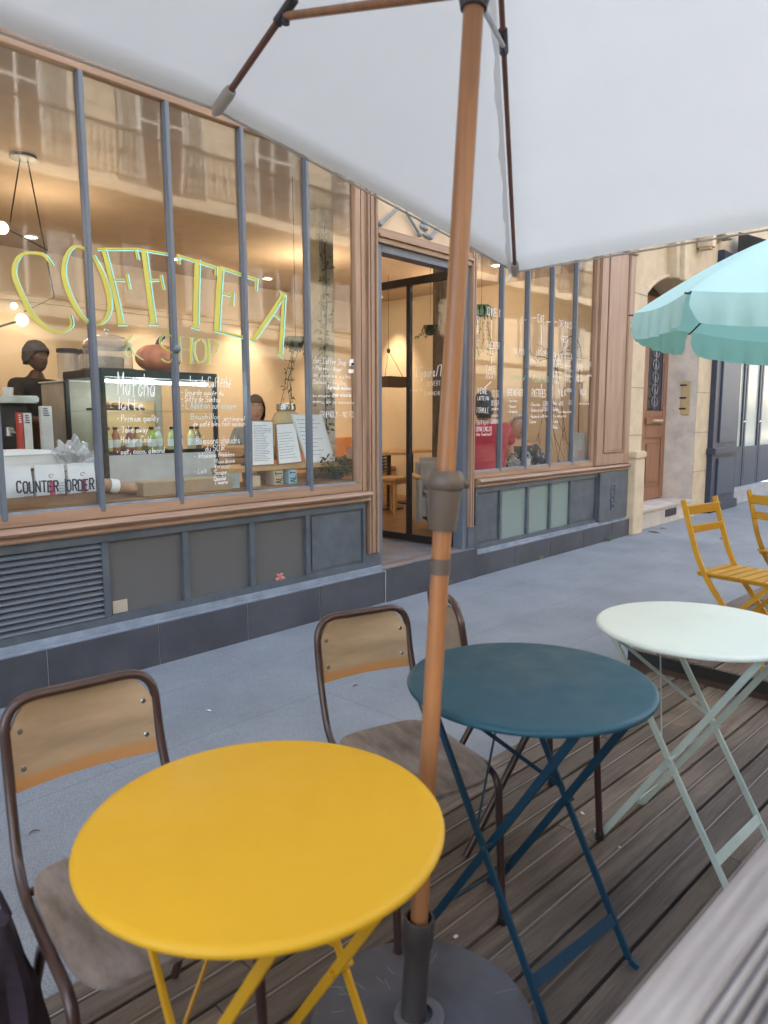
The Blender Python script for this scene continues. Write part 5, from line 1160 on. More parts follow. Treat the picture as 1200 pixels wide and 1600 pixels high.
for k in range(5):
    m = MB(); rect(m, x, x+.09, D+.14, D+.24, .145, 2.8); rect(m, x+.80, x+.89, D+.14, D+.24, .145, 2.8); rect(m, x+.09, x+.80, D+.14, D+.24, .145, .86); rect(m, x+.09, x+.80, D+.14, D+.24, 2.7, 2.8); lf = m.build('shop_door', NAVYL, bs, bevel=.006)
    m = MB(); rect(m, x+.09, x+.80, D+.17, D+.18, .86, 2.7); m.build('door_glass', pm('milky_glass', (.50,.56,.52), .08, var=.12, scale=1.5), lf, smooth=False)
    m = MB(); m.sphere((x+.76, D+.10, 1.3), .03, 10, 8); m.build('door_knob', CHROME, lf)
    x += .93
m = MB(); rect(m, 17.6, 40, D-.05, D+.4, SWZ, 3.4); m.build('shop_wall', NAVY, bs, smooth=False)
m = MB(); rect(m, 11.72, 40, D-.08, D+.4, 2.95, 3.9); m.build('fascia', NAVY, bs, bevel=.02)
m = MB(); rect(m, 11.72, 60, D+.05, D+.45, 3.9, 15.6); m.build('upper_wall', STONE, bs, smooth=False)
m = MB(); m.prism([(12.3, D-.08, 4.25),(12.3, D-.75, 3.95),(12.3, D-.72, 3.88),(12.3, D-.08, 3.95)], (3.5,0,0)); m.build('awning', BLACK, bs, smooth=False)

# ------------------------------------------------------------------ house across the street (mirrored in the glass)
op = thing('house_across', 'cream house across the street with balconies and shutters, reflected in the cafe glass', 'building', (0,0,0))
YO = -6.5
SC2 = pm('cream_stone', (.60,.53,.41), .85, var=.08, scale=1.5)
t_ = SC2.node_tree; br = t_.nodes.new('ShaderNodeTexBrick'); br.inputs['Scale'].default_value = 1; br.inputs['Brick Width'].default_value = 1.1; br.inputs['Row Height'].default_value = .36; br.inputs['Mortar Size'].default_value = .014
br.inputs['Color1'].default_value = (1,1,1,1); br.inputs['Color2'].default_value = (.93,.92,.9,1); br.inputs['Mortar'].default_value = (.45,.42,.4,1)
mp = t_.nodes.new('ShaderNodeMapping'); mp.inputs['Rotation'].default_value = (R(90),0,0); t_.links.new([n for n in t_.nodes if n.type=='TEX_COORD'][0].outputs['Object'], mp.inputs[0]); t_.links.new(mp.outputs[0], br.inputs[0])
mx = t_.nodes.new('ShaderNodeMix'); mx.data_type = 'RGBA'; mx.blend_type = 'MULTIPLY'; mx.inputs[0].default_value = 1
t_.links.new([n for n in t_.nodes if n.type=='VALTORGB'][0].outputs[0], mx.inputs[6]); t_.links.new(br.outputs[0], mx.inputs[7]); t_.links.new(mx.outputs[2], t_.nodes['Principled BSDF'].inputs['Base Color'])
m = MB(); m.box(-12, 60, YO-.5, YO, SWZ, 9.5); m.build('wall', SC2, op, smooth=False)
m = MB()
for k in range(23): m.box(-10+k*3.0, -8.3+k*3.0, YO+.0, YO+.04, .5, 2.9)
m.build('ground_floor_opening', pm('dark_opening', (.035,.032,.03), .3), op, smooth=False)
m = MB(); m.box(-12, 60, YO, YO+.7, 5.75, 6.0); m.box(-12, 60, YO, YO+.25, 5.5, 5.75); m.box(-12, 60, YO, YO+.12, 3.3, 3.5); m.build('balcony_slab', SC2, op, bevel=.03)
m = MB()
m.box(-12, 60, YO+.63, YO+.68, 6.98, 7.03); m.box(-12, 60, YO+.64, YO+.67, 6.10, 6.13)
for k in range(420): x = -8+k*.13; m.box(x, x+.02, YO+.645, YO+.665, 6.13, 6.98)
for k in range(210): x = -8+k*.26; m.tube([(x+.05*math.cos(a), YO+.655, 6.55+.12*math.sin(a)) for a in (0,1.26,2.5,3.77,5.03)], .012, 4, closed=True)
m.build('balcony_railing', pm('railing_black', (.02,.02,.02), .5), op, smooth=False)
OW = pm('window_dark_across', (.07,.08,.09), .15); SHU = pm('shutter_white', (.72,.74,.72), .6)
proto = None
for row, (z0, z1) in enumerate(((3.75,5.45),(6.05,8.2))):
    for k in range(23):
        x = -9.4+k*3.0
        if proto is None or row == 1 and k == 0:
            h2 = z1-z0; m = MB(); m.box(-.5,.5,0,.02,0,h2); wn = m.build('window', OW, op, smooth=False)
            m = MB(); m.box(-.5,-.46,.02,.05,0,h2); m.box(.46,.5,.02,.05,0,h2); m.box(-.025,.025,.02,.05,0,h2); m.box(-.46,-.025,.02,.05,h2*.7,h2*.7+.04); m.box(.025,.46,.02,.05,h2*.7,h2*.7+.04); m.build('window_frame', WHITE, wn, smooth=False)
            m = MB(); 
            for sx in (-1, 1):
                for j in range(int(h2/.07)): m.bar((sx*.56,.06,.03+j*.07),(sx*.98,.06,.03+j*.07),.055,.01,up=(0,.6,.8))
                m.box(sx*.53,sx*.56,.035,.085,0,h2); m.box(sx*.98,sx*1.01,.035,.085,0,h2)
            m.build('shutter', SHU, wn, smooth=False)
            m = MB(); m.box(-.62,.62,.0,.10,h2+.02,h2+.16); m.build('window_hood', SC2, wn, smooth=False)
            proto = wn; wn.location = (x, YO, z0)
        else: c = copy_tree(proto, op); c.location = (x, YO, z0)

# ------------------------------------------------------------------ big white parasol over the camera
BX, BY = 1.105, .915
P1, P2 = Vector((1.095,.916,.30)), Vector((1.171,.856,2.13)); PD = (P2-P1)
def pole_at(py):
    lo, hi = -.2, 1.6
    for _ in range(40):
        md = (lo+hi)/2
        if proj(P1+PD*md)[1] > py: lo = md
        else: hi = md
    return P1+PD*lo
pz = thing('parasol', 'large white square parasol on a wooden pole over the yellow table', 'parasol', (BX, BY, 0))
O = Vector((BX, BY, 0))
PW = pm('pole_wood', (.36,.165,.072), .32, var=.2, scale=3, stretch=(14,14,.7), bump=.05, bscale=30)
TAUPE = pm('taupe_plastic', (.115,.092,.078), .42, var=.05)
RIBW = pm('rib_wood', (.20,.085,.055), .4, var=.25, scale=3)
CANV = cloth_mat('canopy_white', (.87,.88,.87), .60, var=.07, scale=3.5)
axis = PD.normalized(); rot = Vector((0,0,1)).rotation_difference(axis).to_matrix().to_4x4()
def along(t0): return Matrix.Translation(t0-O) @ rot
m = MB(); pb, pt_ = P1-PD*.10, P1+PD*1.27
m.tube([pb-O, pt_-O], .0192, 28); m.build('pole', PW, pz)
k0, k1 = pole_at(828), pole_at(735); hh = (k1-k0).length
m = MB(); m.lathe([(.0195,0),(.027,0),(.028,.004),(.0325,hh*.45),(.0345,hh*.68),(.0375,hh*.70),(.0395,hh*.74),(.0395,hh*.84),(.034,hh*.96),(.030,hh),(.0195,hh)], 36, M=along(k0)); hb = m.build('crank_housing', TAUPE, pz)
m = MB(); q = k0-O+PD.normalized()*hh*.78; side = _r.copy(); m.tube([q+side*.036, q+side*.048], .010, 14); m.build('crank_socket', TAUPE, hb)
b0, b1 = pole_at(897), pole_at(872)
m = MB(); m.lathe([(.0195,0),(.0205,.0005),(.0205,(b1-b0).length),(.0195,(b1-b0).length)], 30, M=along(b0)); m.build('joint_ring', TAUPE, pz)
# hub / runner
APEX = Vector((1.185,.845,2.60)); HUBG = pm('hub_plastic', (.05,.05,.058), .4)
r0 = pole_at(14); m = MB(); m.lathe([(.0195,0),(.025,0),(.027,.01),(.030,.02),(.048,.045),(.056,.055),(.056,.10),(.0195,.11)], 32, M=along(r0)); m.build('runner', HUBG, pz)
m = MB(); m.lathe([(0,0),(.045,.0),(.05,.05),(.02,.09),(0,.10)], 24, c=APEX-O-Vector((0,0,.06))); m.build('top_hub', HUBG, pz)
TIPS = [Vector((1.174,1.70,2.17)), Vector((2.64,1.70,1.961)), Vector((2.64,.02,1.965)), Vector((1.174,0,2.17)), Vector((-.28,0,2.13)), Vector((-.28,1.70,2.16))]
# canopy: triangular panels with sag, one mesh
def panel(m, A, B, C, n=14, sag=.02, off=0.0):
    """A apex, B and C rim; faces between"""
    g = []
    nrm = (B-A).cross(C-A).normalized(); nrm = nrm if nrm.z < 0 else -nrm
    for i in range(n+1):
        row = []
        for j in range(i+1):
            u = i/n; v = j/i if i else 0
            p = A*(1-u)+(B*(1-v)+C*v)*u; s = sag*math.sin(PI*v)*u*(1.2-u*.6)*1.0
            p = p+nrm*s*-1.0*(-1)*(-1)
            row.append(m.bm.verts.new(p+Vector((0,0,off))))
        g.append(row)
    for i in range(n):
        for j in range(i+1):
            m.bm.faces.new((g[i][j], g[i+1][j], g[i+1][j+1]))
            if j < i: m.bm.faces.new((g[i][j], g[i+1][j+1], g[i][j+1]))
AP = APEX+Vector((0,0,.03)); N = len(TIPS)
m = MB()
for k in range(N):
    a, b = TIPS[k]+Vector((0,0,.014)), TIPS[(k+1)%N]+Vector((0,0,.014))
    panel(m, AP-O, a-O, b-O, sag=.02)
bmesh.ops.remove_doubles(m.bm, verts=m.bm.verts, dist=1e-5)
cn = m.build('canopy', CANV, pz)
sdm = cn.modifiers.new('thick', 'SOLIDIFY'); sdm.thickness = .0025; sdm.offset = 1
m = MB()
for k in range(N):
    a, b = TIPS[k]-O+Vector((0,0,.012)), TIPS[(k+1)%N]-O+Vector((0,0,.012)); m.tube([a.lerp(b, i/10)+Vector((0,0,-.0)) for i in range(11)], .0035, 8)
m.build('hem', pm('hem_beige', (.55,.52,.47), .8), cn)
# seam flap beside the near corner rib
m = MB(); a, b = AP-O, TIPS[1]-O; sd_ = (b-a).cross(Vector((0,0,1))).normalized()
pts = [a.lerp(b, i/40)+Vector((0,0,-.004)) for i in range(41)]
va = [m.bm.verts.new(p-sd_*.014) for p in pts]; vb = [m.bm.verts.new(p-sd_*(.030+.0035*math.sin(i*1.1)+.003*math.sin(i*2.7))+Vector((0,0,-.014-.004*math.sin(i*1.9)))) for i, p in enumerate(pts)]
for i in range(40): m.bm.faces.new((va[i], va[i+1], vb[i+1], vb[i]))
m.build('seam_flap', CANV, cn)
for k in range(N):
    tip = TIPS[k]; d = (tip-APEX)
    m = MB(); m.tube([APEX+d*.03-O, tip-d.normalized()*.02-O], .0085 if k != 1 else .0075, 10); rb = m.build('rib', RIBW, pz)
    f = .655 if k in (0,3) else .37
    q = APEX+d*f
    m = MB(); s_ = r0+PD.normalized()*.045+Vector((q.x-r0.x, q.y-r0.y, 0)).normalized()*.05
    m.tube([s_-O, q-O+Vector((0,0,-.012))], .0095 if k != 1 else .006, 10); m.build('strut', PW if k in (0,3) else pm('strut_grey', (.45,.45,.44), .4), pz)
    m = MB(); dn = d.normalized(); m.tube([q-dn*.035-O, q+dn*.035-O], .0125, 10); m.tube([q-O, q-O+Vector((0,0,-.03))], .009, 8); m.build('bracket', HUBG, pz)
    m = MB(); m.tube([tip-dn*.085-O, tip-dn*.07-O, tip-dn*.015-O, tip+dn*.004-O], [.0145,.0165,.0155,.006], 12); m.build('tip_pocket', pm('pocket_beige', (.50,.46,.40), .8), rb)
# base
BASEG = pm('base_stone', (.085,.088,.105), .45, var=.3, scale=7, rvar=.12)
m = MB(); m.lathe([(0,0),(.245,0),(.252,.006),(.252,.034),(.245,.042),(.10,.052),(.045,.056),(0,.056)], 72); bo = m.build('base_disc', BASEG, pz)
m = MB(); m.lathe([(.046,.055),(.054,.056),(.056,.060),(.050,.063),(.030,.064)], 40, c=(-.010,.001,0)); m.build('base_collar', pm('scuffed_ring', (.13,.125,.14), .5), bo)
m = MB(); c0 = P1-PD*.135-O
m.lathe([(0,0),(.028,0),(.028,.145),(.0295,.15),(.0295,.172),(.0335,.18),(.0350,.232),(.033,.24),(.0275,.24),(.026,.19),(0,.19)], 36, M=along(P1-PD.normalized()*.245)); m.build('base_socket', pm('socket_dark', (.060,.052,.050), .45, var=.15), pz)
m = MB(); rnd = random.Random(4)
for k in range(16):
    a = rnd.uniform(0, 2*PI); r_ = rnd.uniform(.10,.22); l = rnd.uniform(.012,.035); p = Vector((r_*math.cos(a), r_*math.sin(a), .0)); z = .052-(r_-.10)/.145*.0098+.0006 if r_ > .1 else .053
    d = Vector((math.cos(a+rnd.uniform(-.5,.5)), math.sin(a+rnd.uniform(-.5,.5)), 0)); m.bar(p+Vector((0,0,z))-d*l, p+Vector((0,0,z))+d*l, .0016, .0006)
m.build('scratches', pm('scratch', (.22,.22,.24), .6), bo, smooth=False)

# ------------------------------------------------------------------ folding bistro tables
def bistro(name, label, loc, rz, mat, matt, h, grp='round folding tables', r=.30):
    t = thing(name, label, 'table', loc, rz, grp)
    m = MB(); m.lathe([(0,h-.003),(r-.012,h-.003),(r-.004,h-.0045),(r,h-.009),(r+.0015,h-.013),(r-.0005,h-.018),(r-.004,h-.0185),(r-.005,h-.012),(r-.02,h-.006),(0,h-.006)], 96); m.build('table_top', matt, t, ang=50)
    zt = h-.022
    up = (1,0,0)
    W1, W2 = .165, .138
    for sx in (-W1, W1):     # frame Q: top at +y, foot at -y
        m = MB(); m.bar((sx, .205, zt), (sx, -.205, .012), .019, .009, up=up); m.bar((sx,-.205,.012),(sx,-.23,.004),.019,.008,up=up); m.build('leg', mat, t, bevel=.0015)
    for sx in (-W2, W2):     # frame P: top at -y, foot at +y
        m = MB(); m.bar((sx, -.235, zt), (sx, .215, .012), .020, .008, up=up); m.bar((sx,.215,.012),(sx,.245,.004),.020,.008,up=up); m.build('leg', mat, t, bevel=.0015)
    m = MB()
    m.bar((-W1,-.158,.100), (W1,-.158,.100), .030, .004, up=(0,.86,-.52)); m.build('crossbar', mat, t, bevel=.001)
    m = MB(); m.bar((-W2,.17,.09), (W2,.17,.09), .024, .004, up=(0,.83,.55)); m.build('crossbar', mat, t, bevel=.001)
    def Q(s, f): return Vector((s*W1*.97, .205-.41*f, zt+(.012-zt)*f))
    m = MB(); m.bar(Q(-1,.03), Q(1,.46), .011, .004, up=(0,1,.4)); m.build('brace', mat, t); m = MB(); m.bar(Q(1,.03)+Vector((0,.005,0)), Q(-1,.46)+Vector((0,.005,0)), .009, .004, up=(0,1,.4)); m.build('brace', mat, t)
    m = MB()
    for y in (.205,-.235): m.bar((-W1-.005,y,zt+.008),(W1+.005,y,zt+.008),.022,.010,up=(0,0,1))
    for y in (.205,-.235): m.bar((-.0,y,zt+.012),(0,-y*.2,zt+.012),.02,.004)
    m.build('top_rail', mat, t)
    for sx in (-1, 1):
        m = MB(); m.tube([(sx*(W2-.012),-.012,h*.49),(sx*(W1+.010),-.012,h*.49)], .006, 10); m.sphere((sx*(W1+.011),-.012,h*.49), .0075, 10, 6, (.5,1,1)); m.build('pivot', mat, t)
    return t
YELP = pm('yellow_enamel', (.66,.375,.020), .45, spec=.3, var=.025, scale=2, bump=.02, bscale=300)
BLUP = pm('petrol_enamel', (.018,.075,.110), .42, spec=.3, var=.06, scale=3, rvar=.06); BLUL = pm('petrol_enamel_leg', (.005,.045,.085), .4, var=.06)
def worn(m, dot, amt=.55):
    """small chips, dust and rubbed marks of their own shape on an enamelled top"""
    t = m.node_tree; b = t.nodes['Principled BSDF']; tc = [n for n in t.nodes if n.type == 'TEX_COORD'][0]
    base = b.inputs['Base Color'].links[0].from_socket
    vo = t.nodes.new('ShaderNodeTexVoronoi'); vo.inputs['Scale'].default_value = 17; t.links.new(tc.outputs['Object'], vo.inputs[0])
    r = t.nodes.new('ShaderNodeValToRGB'); r.color_ramp.elements[0].position = .035; r.color_ramp.elements[0].color = (1,1,1,1); r.color_ramp.elements[1].position = .06; r.color_ramp.elements[1].color = (0,0,0,1); t.links.new(vo.outputs['Distance'], r.inputs[0])
    n = t.nodes.new('ShaderNodeTexNoise'); n.inputs['Scale'].default_value = 6; t.links.new(tc.outputs['Object'], n.inputs[0])
    g = t.nodes.new('ShaderNodeMath'); g.operation = 'GREATER_THAN'; g.inputs[1].default_value = .60; t.links.new(n.outputs[0], g.inputs[0])
    mu = t.nodes.new('ShaderNodeMath'); mu.operation = 'MULTIPLY'; t.links.new(r.outputs[0], mu.inputs[0]); t.links.new(g.outputs[0], mu.inputs[1])
    m3 = t.nodes.new('ShaderNodeMath'); m3.operation = 'MULTIPLY'; m3.inputs[1].default_value = amt; t.links.new(mu.outputs[0], m3.inputs[0])
    mx = t.nodes.new('ShaderNodeMix'); mx.data_type = 'RGBA'; t.links.new(m3.outputs[0], mx.inputs[0]); t.links.new(base, mx.inputs[6]); mx.inputs[7].default_value = (*dot, 1); t.links.new(mx.outputs[2], b.inputs['Base Color'])
    n4 = t.nodes.new('ShaderNodeTexNoise'); n4.inputs['Scale'].default_value = 9; n4.inputs['Detail'].default_value = 6; t.links.new(tc.outputs['Object'], n4.inputs[0])
    mr = t.nodes.new('ShaderNodeMapRange'); mr.inputs['From Min'].default_value = .3; mr.inputs['From Max'].default_value = .7; r0_ = b.inputs['Roughness'].default_value; mr.inputs['To Min'].default_value = r0_-.10; mr.inputs['To Max'].default_value = r0_+.14; t.links.new(n4.outputs[0], mr.inputs[0])
    for l in list(b.inputs['Roughness'].links): t.links.remove(l)
    t.links.new(mr.outputs[0], b.inputs['Roughness'])
worn(YELP, (.42,.23,.03), .5); worn(BLUP, (.25,.33,.38), .6)
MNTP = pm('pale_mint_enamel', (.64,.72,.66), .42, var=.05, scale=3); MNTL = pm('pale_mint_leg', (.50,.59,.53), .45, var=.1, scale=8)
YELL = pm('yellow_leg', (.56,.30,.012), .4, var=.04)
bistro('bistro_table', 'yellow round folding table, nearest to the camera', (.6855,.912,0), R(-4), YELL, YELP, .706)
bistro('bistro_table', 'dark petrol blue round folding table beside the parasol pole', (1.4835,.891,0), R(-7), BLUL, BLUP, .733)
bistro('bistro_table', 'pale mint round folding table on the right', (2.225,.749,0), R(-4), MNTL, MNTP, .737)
# ------------------------------------------------------------------ school chairs
TUBE = pm('maroon_tube', (.045,.022,.020), .32, var=.15, coat=.3)
PLY = pm('plywood', (.33,.24,.155), .42, var=.28, scale=2.5, stretch=(1,6,6), coat=.15, bump=.04)
PLYG = pm('worn_seat_ply', (.115,.085,.072), .42, scale=6, alt=(.33,.28,.25), stretch=(3.5,1.1,6), bump=.08, detail=8)
t_ = PLY.node_tree; b_ = t_.nodes['Principled BSDF']; src_ = b_.inputs['Base Color'].links[0].from_socket
tc_ = [n for n in t_.nodes if n.type == 'TEX_COORD'][0]; sx_ = t_.nodes.new('ShaderNodeSeparateXYZ'); t_.links.new(tc_.outputs['Object'], sx_.inputs[0])
nn_ = t_.nodes.new('ShaderNodeTexNoise'); nn_.inputs['Scale'].default_value = 5; t_.links.new(tc_.outputs['Object'], nn_.inputs[0])
ma_ = t_.nodes.new('ShaderNodeMath'); ma_.operation = 'MULTIPLY_ADD'; ma_.inputs[1].default_value = .035; t_.links.new(nn_.outputs[0], ma_.inputs[0]); t_.links.new(sx_.outputs['Z'], ma_.inputs[2])
rr_ = t_.nodes.new('ShaderNodeMapRange'); rr_.inputs['From Min'].default_value = .652; rr_.inputs['From Max'].default_value = .664; t_.links.new(ma_.outputs[0], rr_.inputs[0])
mx_ = t_.nodes.new('ShaderNodeMix'); mx_.data_type = 'RGBA'; t_.links.new(rr_.outputs[0], mx_.inputs[0]); mx_.inputs[6].default_value = (.42,.215,.085,1); t_.links.new(src_, mx_.inputs[7]); t_.links.new(mx_.outputs[2], b_.inputs['Base Color'])
EDGE = pm('ply_edge', (.42,.20,.07), .6)
def school_chair(label, loc, rz, lean=0.):
    t = thing('school_chair', label, 'chair', loc, rz, 'wooden school chairs with dark tube frames')
    tr = .0112
    path = [(-.180,-.225,.004),(-.180,-.195,.432),(-.180,.155,.440),(-.172,.235,.62),(-.170,.262,.805),(.170,.262,.805),(.172,.235,.62),(.180,.155,.440),(.180,-.195,.432),(.180,-.225,.004)]
    rad = [0,.055,.085,.10,.075,.075,.10,.085,.055,0]
    m = MB(); m.tube(smooth_path(path, rad, 9), tr, 14); m.build('tube_frame', TUBE, t, ang=60)
    for sx in (-1, 1):
        m = MB(); m.tube(smooth_path([(sx*.165,-.03,.425),(sx*.172,.03,.39),(sx*.182,.235,.004)], .03, 5), tr, 12); m.build('rear_leg', TUBE, t, ang=60)
        for z, y in ((.004,0),):
            m = MB(); m.lathe([(0,0),(.014,0),(.014,.02),(.0115,.022)], 12, c=(sx*.180,-.225,0)); m.build('foot_cap', BLACK, t)
    m = MB(); m.tube([(-.17,-.03,.425),(.17,-.03,.425)], .009, 10); m.tube([(-.177,.14,.434),(.177,.14,.434)], .009, 10); m.build('stretcher', TUBE, t)
    # seat
    m = MB(); nx, ny = 16, 16; top = []; bot = []
    def seatp(i, j, z):
        u, v = i/nx*2-1, j/ny*2-1
        # superellipse corner rounding
        a, b = u, v
        k = (abs(u)**5+abs(v)**5)**(1/5); mxx = max(abs(u), abs(v))
        if k > 0: a, b = u*mxx/k, v*mxx/k
        x = a*(.168+.004*(1-abs(b))); y = b*.195-.022
        zz = .455-.012*(1-a*a)*(1-b*b)-(.018*max(0,-b-.62)/.38*max(0,-b-.62)/.38)+.006*max(0,b)
        return (x, y, zz+z)
    T = [[m.bm.verts.new(seatp(i, j, 0)) for j in range(ny+1)] for i in range(nx+1)]; B_ = [[m.bm.verts.new(seatp(i, j, -.011)) for j in range(ny+1)] for i in range(nx+1)]
    for i in range(nx):
        for j in range(ny): m.bm.faces.new((T[i][j],T[i+1][j],T[i+1][j+1],T[i][j+1])); m.bm.faces.new((B_[i][j],B_[i][j+1],B_[i+1][j+1],B_[i+1][j]))
    rim = [(i,0) for i in range(nx)]+[(nx,j) for j in range(ny)]+[(i,ny) for i in range(nx,0,-1)]+[(0,j) for j in range(ny,0,-1)]
    for k in range(len(rim)):
        a, b = rim[k], rim[(k+1)%len(rim)]; m.bm.faces.new((B_[a[0]][a[1]],B_[b[0]][b[1]],T[b[0]][b[1]],T[a[0]][a[1]]))
    st = m.build('seat', PLYG, t, ang=50)
    m = MB()
    for sx in (-.13,.13):
        for sy in (-.12,.10): m.sphere((sx,sy,.4465), .008, 10, 6, (1,1,.4))
    m.build('rivet', CHROME, st)
    # backrest
    m = MB(); nx, nz = 20, 10; z0, z1 = .610, .790; F = []; K = []
    for i in range(nx+1):
        u = i/nx*2-1; x = u*.160; zt = z1-.050*max(0,(abs(u)-.72)/.28)**2; cf = []; ck = []
        for j in range(nz+1):
            z = z0+(zt-z0)*j/nz; yy = .236+(z-.62)*.145+.020*(1-u*u)
            cf.append(m.bm.verts.new((x, yy-.006, z))); ck.append(m.bm.verts.new((x, yy+.004, z)))
        F.append(cf); K.append(ck)
    for i in range(nx):
        for j in range(nz): m.bm.faces.new((F[i][j],F[i+1][j],F[i+1][j+1],F[i][j+1])); m.bm.faces.new((K[i][j],K[i][j+1],K[i+1][j+1],K[i+1][j]))
        m.bm.faces.new((F[i][0],K[i][0],K[i+1][0],F[i+1][0])); m.bm.faces.new((F[i][nz],F[i+1][nz],K[i+1][nz],K[i][nz]))
    for i in (0, nx):
        for j in range(nz): m.bm.faces.new((F[i][j],F[i][j+1],K[i][j+1],K[i][j]))
    bk = m.build('backrest', PLY, t, ang=50)
    m = MB()
    for sx in (-1, 1):
        for z in (.655,.735): m.lathe([(0,.003),(.0055,.0028),(.0068,.001),(.0068,0),(0,0)], 14, M=Matrix.Translation((sx*.140,.2375+(z-.62)*.145-.006+.020*(1-(.14/.16)**2)-.001,z)) @ Matrix.Rotation(R(90),4,'X'))
    m.build('screw', CHROME, bk)
    return t
def place(c, rz): return (c[0], c[1], 0), R(rz)
l, r_ = place((.622,1.268), -8); school_chair('wooden school chair on the left behind the yellow table', l, r_).scale = (.94, 1, .975)
l, r_ = place((1.44,1.25), -17); school_chair('wooden school chair in the middle between the yellow and blue tables', l, r_).scale = (.92, 1, .97)
l, r_ = place((2.0,1.25), 55); school_chair('wooden school chair turned sideways behind the blue table, its back mostly hidden by the pole', l, r_)

# dark bag on a black chair at the lower left corner
t = thing('dark_garment', 'dark purple garment hanging down at the bottom left corner of the photo', 'jacket', (.285,1.30,.02))
t.location = (0,0,0)
def dp(px, py, dist):
    d = _r*((px-600)/FPX) - _u*((py-800)/FPX) + _f
    return d*dist + Vector((0,0,CZ))
g0 = dp(14, 1430, 1.30); g1 = dp(30, 1560, 1.42)
m = MB(); rows = []
for i in range(15):
    v = i/14; z = g0.z+.005-v*(g0.z-.10); wv = .022+.028*min(1, v*2.2); c = Vector((g0.x+(g1.x-g0.x)*v*.9-.02, g0.y+(g1.y-g0.y)*v*.6, z)); ring = []
    for k in range(24):
        a = 2*PI*k/24; rr = 1+.24*math.sin(a*5+v*3)*min(1,v*2)+.14*math.sin(a*3-v*5)
        ring.append(m.bm.verts.new(c+Vector((math.cos(a)*wv*rr, math.sin(a)*.055*rr*(.5+.5*v), .01*math.sin(a*4)*v))))
    rows.append(ring)
for a, b in zip(rows, rows[1:]):
    for k in range(24): m.bm.faces.new((a[k], a[(k+1)%24], b[(k+1)%24], b[k]))
m.bm.faces.new(rows[0]); m.bm.faces.new(rows[-1][::-1])
m.tube([g0+Vector((-.035,0,.10)), g0+Vector((-.015,0,.05)), g0+Vector((.0,0,.0))], .006, 8)
m.build('cloth', pm('dark_purple_cloth', (.035,.022,.035), .85, var=.5, scale=8, bump=.3, bscale=40), t)

# ------------------------------------------------------------------ wooden rail of the terrace in the near right corner
t = thing('terrace_rail', 'blurred grey grooved wooden rail in the near lower right corner', 'railing', (0,0,0), DROT)
ZR = .93; v1 = .222; m = MB()
for j in range(3):
    va, vb = v1-.148*(j+1)+.004, v1-.148*j
    prof = [(va, ZR-.027),(va, ZR-.002)]; n = 8; e = .022 if j else .045; e0 = .022
    prof = [(vb, ZR-.027),(vb, ZR-.004),(vb-.004, ZR)]
    x = vb-e; w_ = (vb-e-(va+e0))/n; prof.append((x, ZR))
    for q in range(n): prof += [(x-w_*.18, ZR-.009),(x-w_*.46, ZR-.009),(x-w_*.62, ZR),(x-w_*.999, ZR)]; x -= w_
    prof += [(va+.004, ZR),(va, ZR-.004),(va, ZR-.027)]
    A = [m.bm.verts.new((-.6, p, q)) for p, q in prof]; B = [m.bm.verts.new((3.3, p, q)) for p, q in prof]
    for i in range(len(prof)): k = (i+1)%len(prof); m.bm.faces.new((A[i],A[k],B[k],B[i]))
    m.bm.faces.new(A[::-1]); m.bm.faces.new(B)
m.build('rail_cap', DECKG, t, smooth=False)
for k in range(4):
    m = MB(); x = -.4+k*1.2; m.box(x,x+.09,-.16,-.07,.0,ZR-.028); m.build('post', DECKG, t, bevel=.004)
m = MB()
for z in (.12,.32,.52,.72): m.box(-.6,3.3,-.069,-.045,z,z+.14)
m.build('side_board', DECKG, t, bevel=.004)

# ------------------------------------------------------------------ yellow folding chairs on the platform
OCH = pm('ochre_enamel', (.60,.31,.025), .4, var=.06)
def folding_chair(label, loc, rz):
    t = thing('folding_chair', label, 'chair', loc, rz, 'yellow folding chairs on the platform')
    for sx in (-1, 1):
        m = MB(); P = smooth_path([(sx*.185,.285,.83),(sx*.185,.17,.47),(sx*.185,-.20,.005)], .14, 8)
        for a, b in zip(P, P[1:]): m.bar(a, b+(b-a)*.02, .028, .012, up=(1,0,0))
        m.build('stile', OCH, t, smooth=False)
        m = MB(); m.bar((sx*.165,-.19,.44),(sx*.165,.22,.005),.024,.010,up=(1,0,0)); m.build('leg', OCH, t, smooth=False)
    m = MB(); m.bar((-.185,.262,.775),(.185,.262,.775),.055,.012,up=(0,1,.30)); m.build('back_slat', OCH, t, bevel=.003)
    m = MB(); m.bar((-.185,.232,.675),(.185,.232,.675),.045,.012,up=(0,1,.30)); m.build('back_slat', OCH, t, bevel=.003)
    for k in range(7):
        y = -.185+k*.058; m = MB(); m.box(-.19,.19,y-.024,y+.024,.448,.458); m.build('seat_slat', OCH, t, bevel=.002)
    m = MB(); m.box(-.165,-.150,-.21,.19,.430,.4475); m.box(.150,.165,-.21,.19,.430,.4475); m.bar((-.16,-.13,.09),(.16,-.13,.09),.02,.005,up=(0,1,0)); m.bar((-.16,.17,.06),(.16,.17,.06),.02,.005,up=(0,1,0)); m.build('seat_frame', OCH, t, smooth=False)
    t.scale = (.88, 1, 1); return t
folding_chair('yellow folding chair nearest to the mint table, its back to the pavement', (4.01,1.115,.10), R(-10))
folding_chair('yellow folding chair cut off by the right edge, under the mint parasol', (4.88,1.05,.10), R(62))
t = thing('side_table', 'small grey green round table at the right edge behind the second yellow chair', 'table', (4.93,.93,.10))
m = MB(); m.lathe([(0,.645),(.30,.645),(.305,.635),(.305,.615),(.29,.615),(0,.63)], 56); m.build('table_top', pm('pale_grey_top', (.45,.50,.44), .4), t)
m = MB(); m.lathe([(0,0),(.2,0),(.19,.03),(.022,.05),(.022,.6295),(0,.6295)], 28); m.build('table_foot', DARK, t)

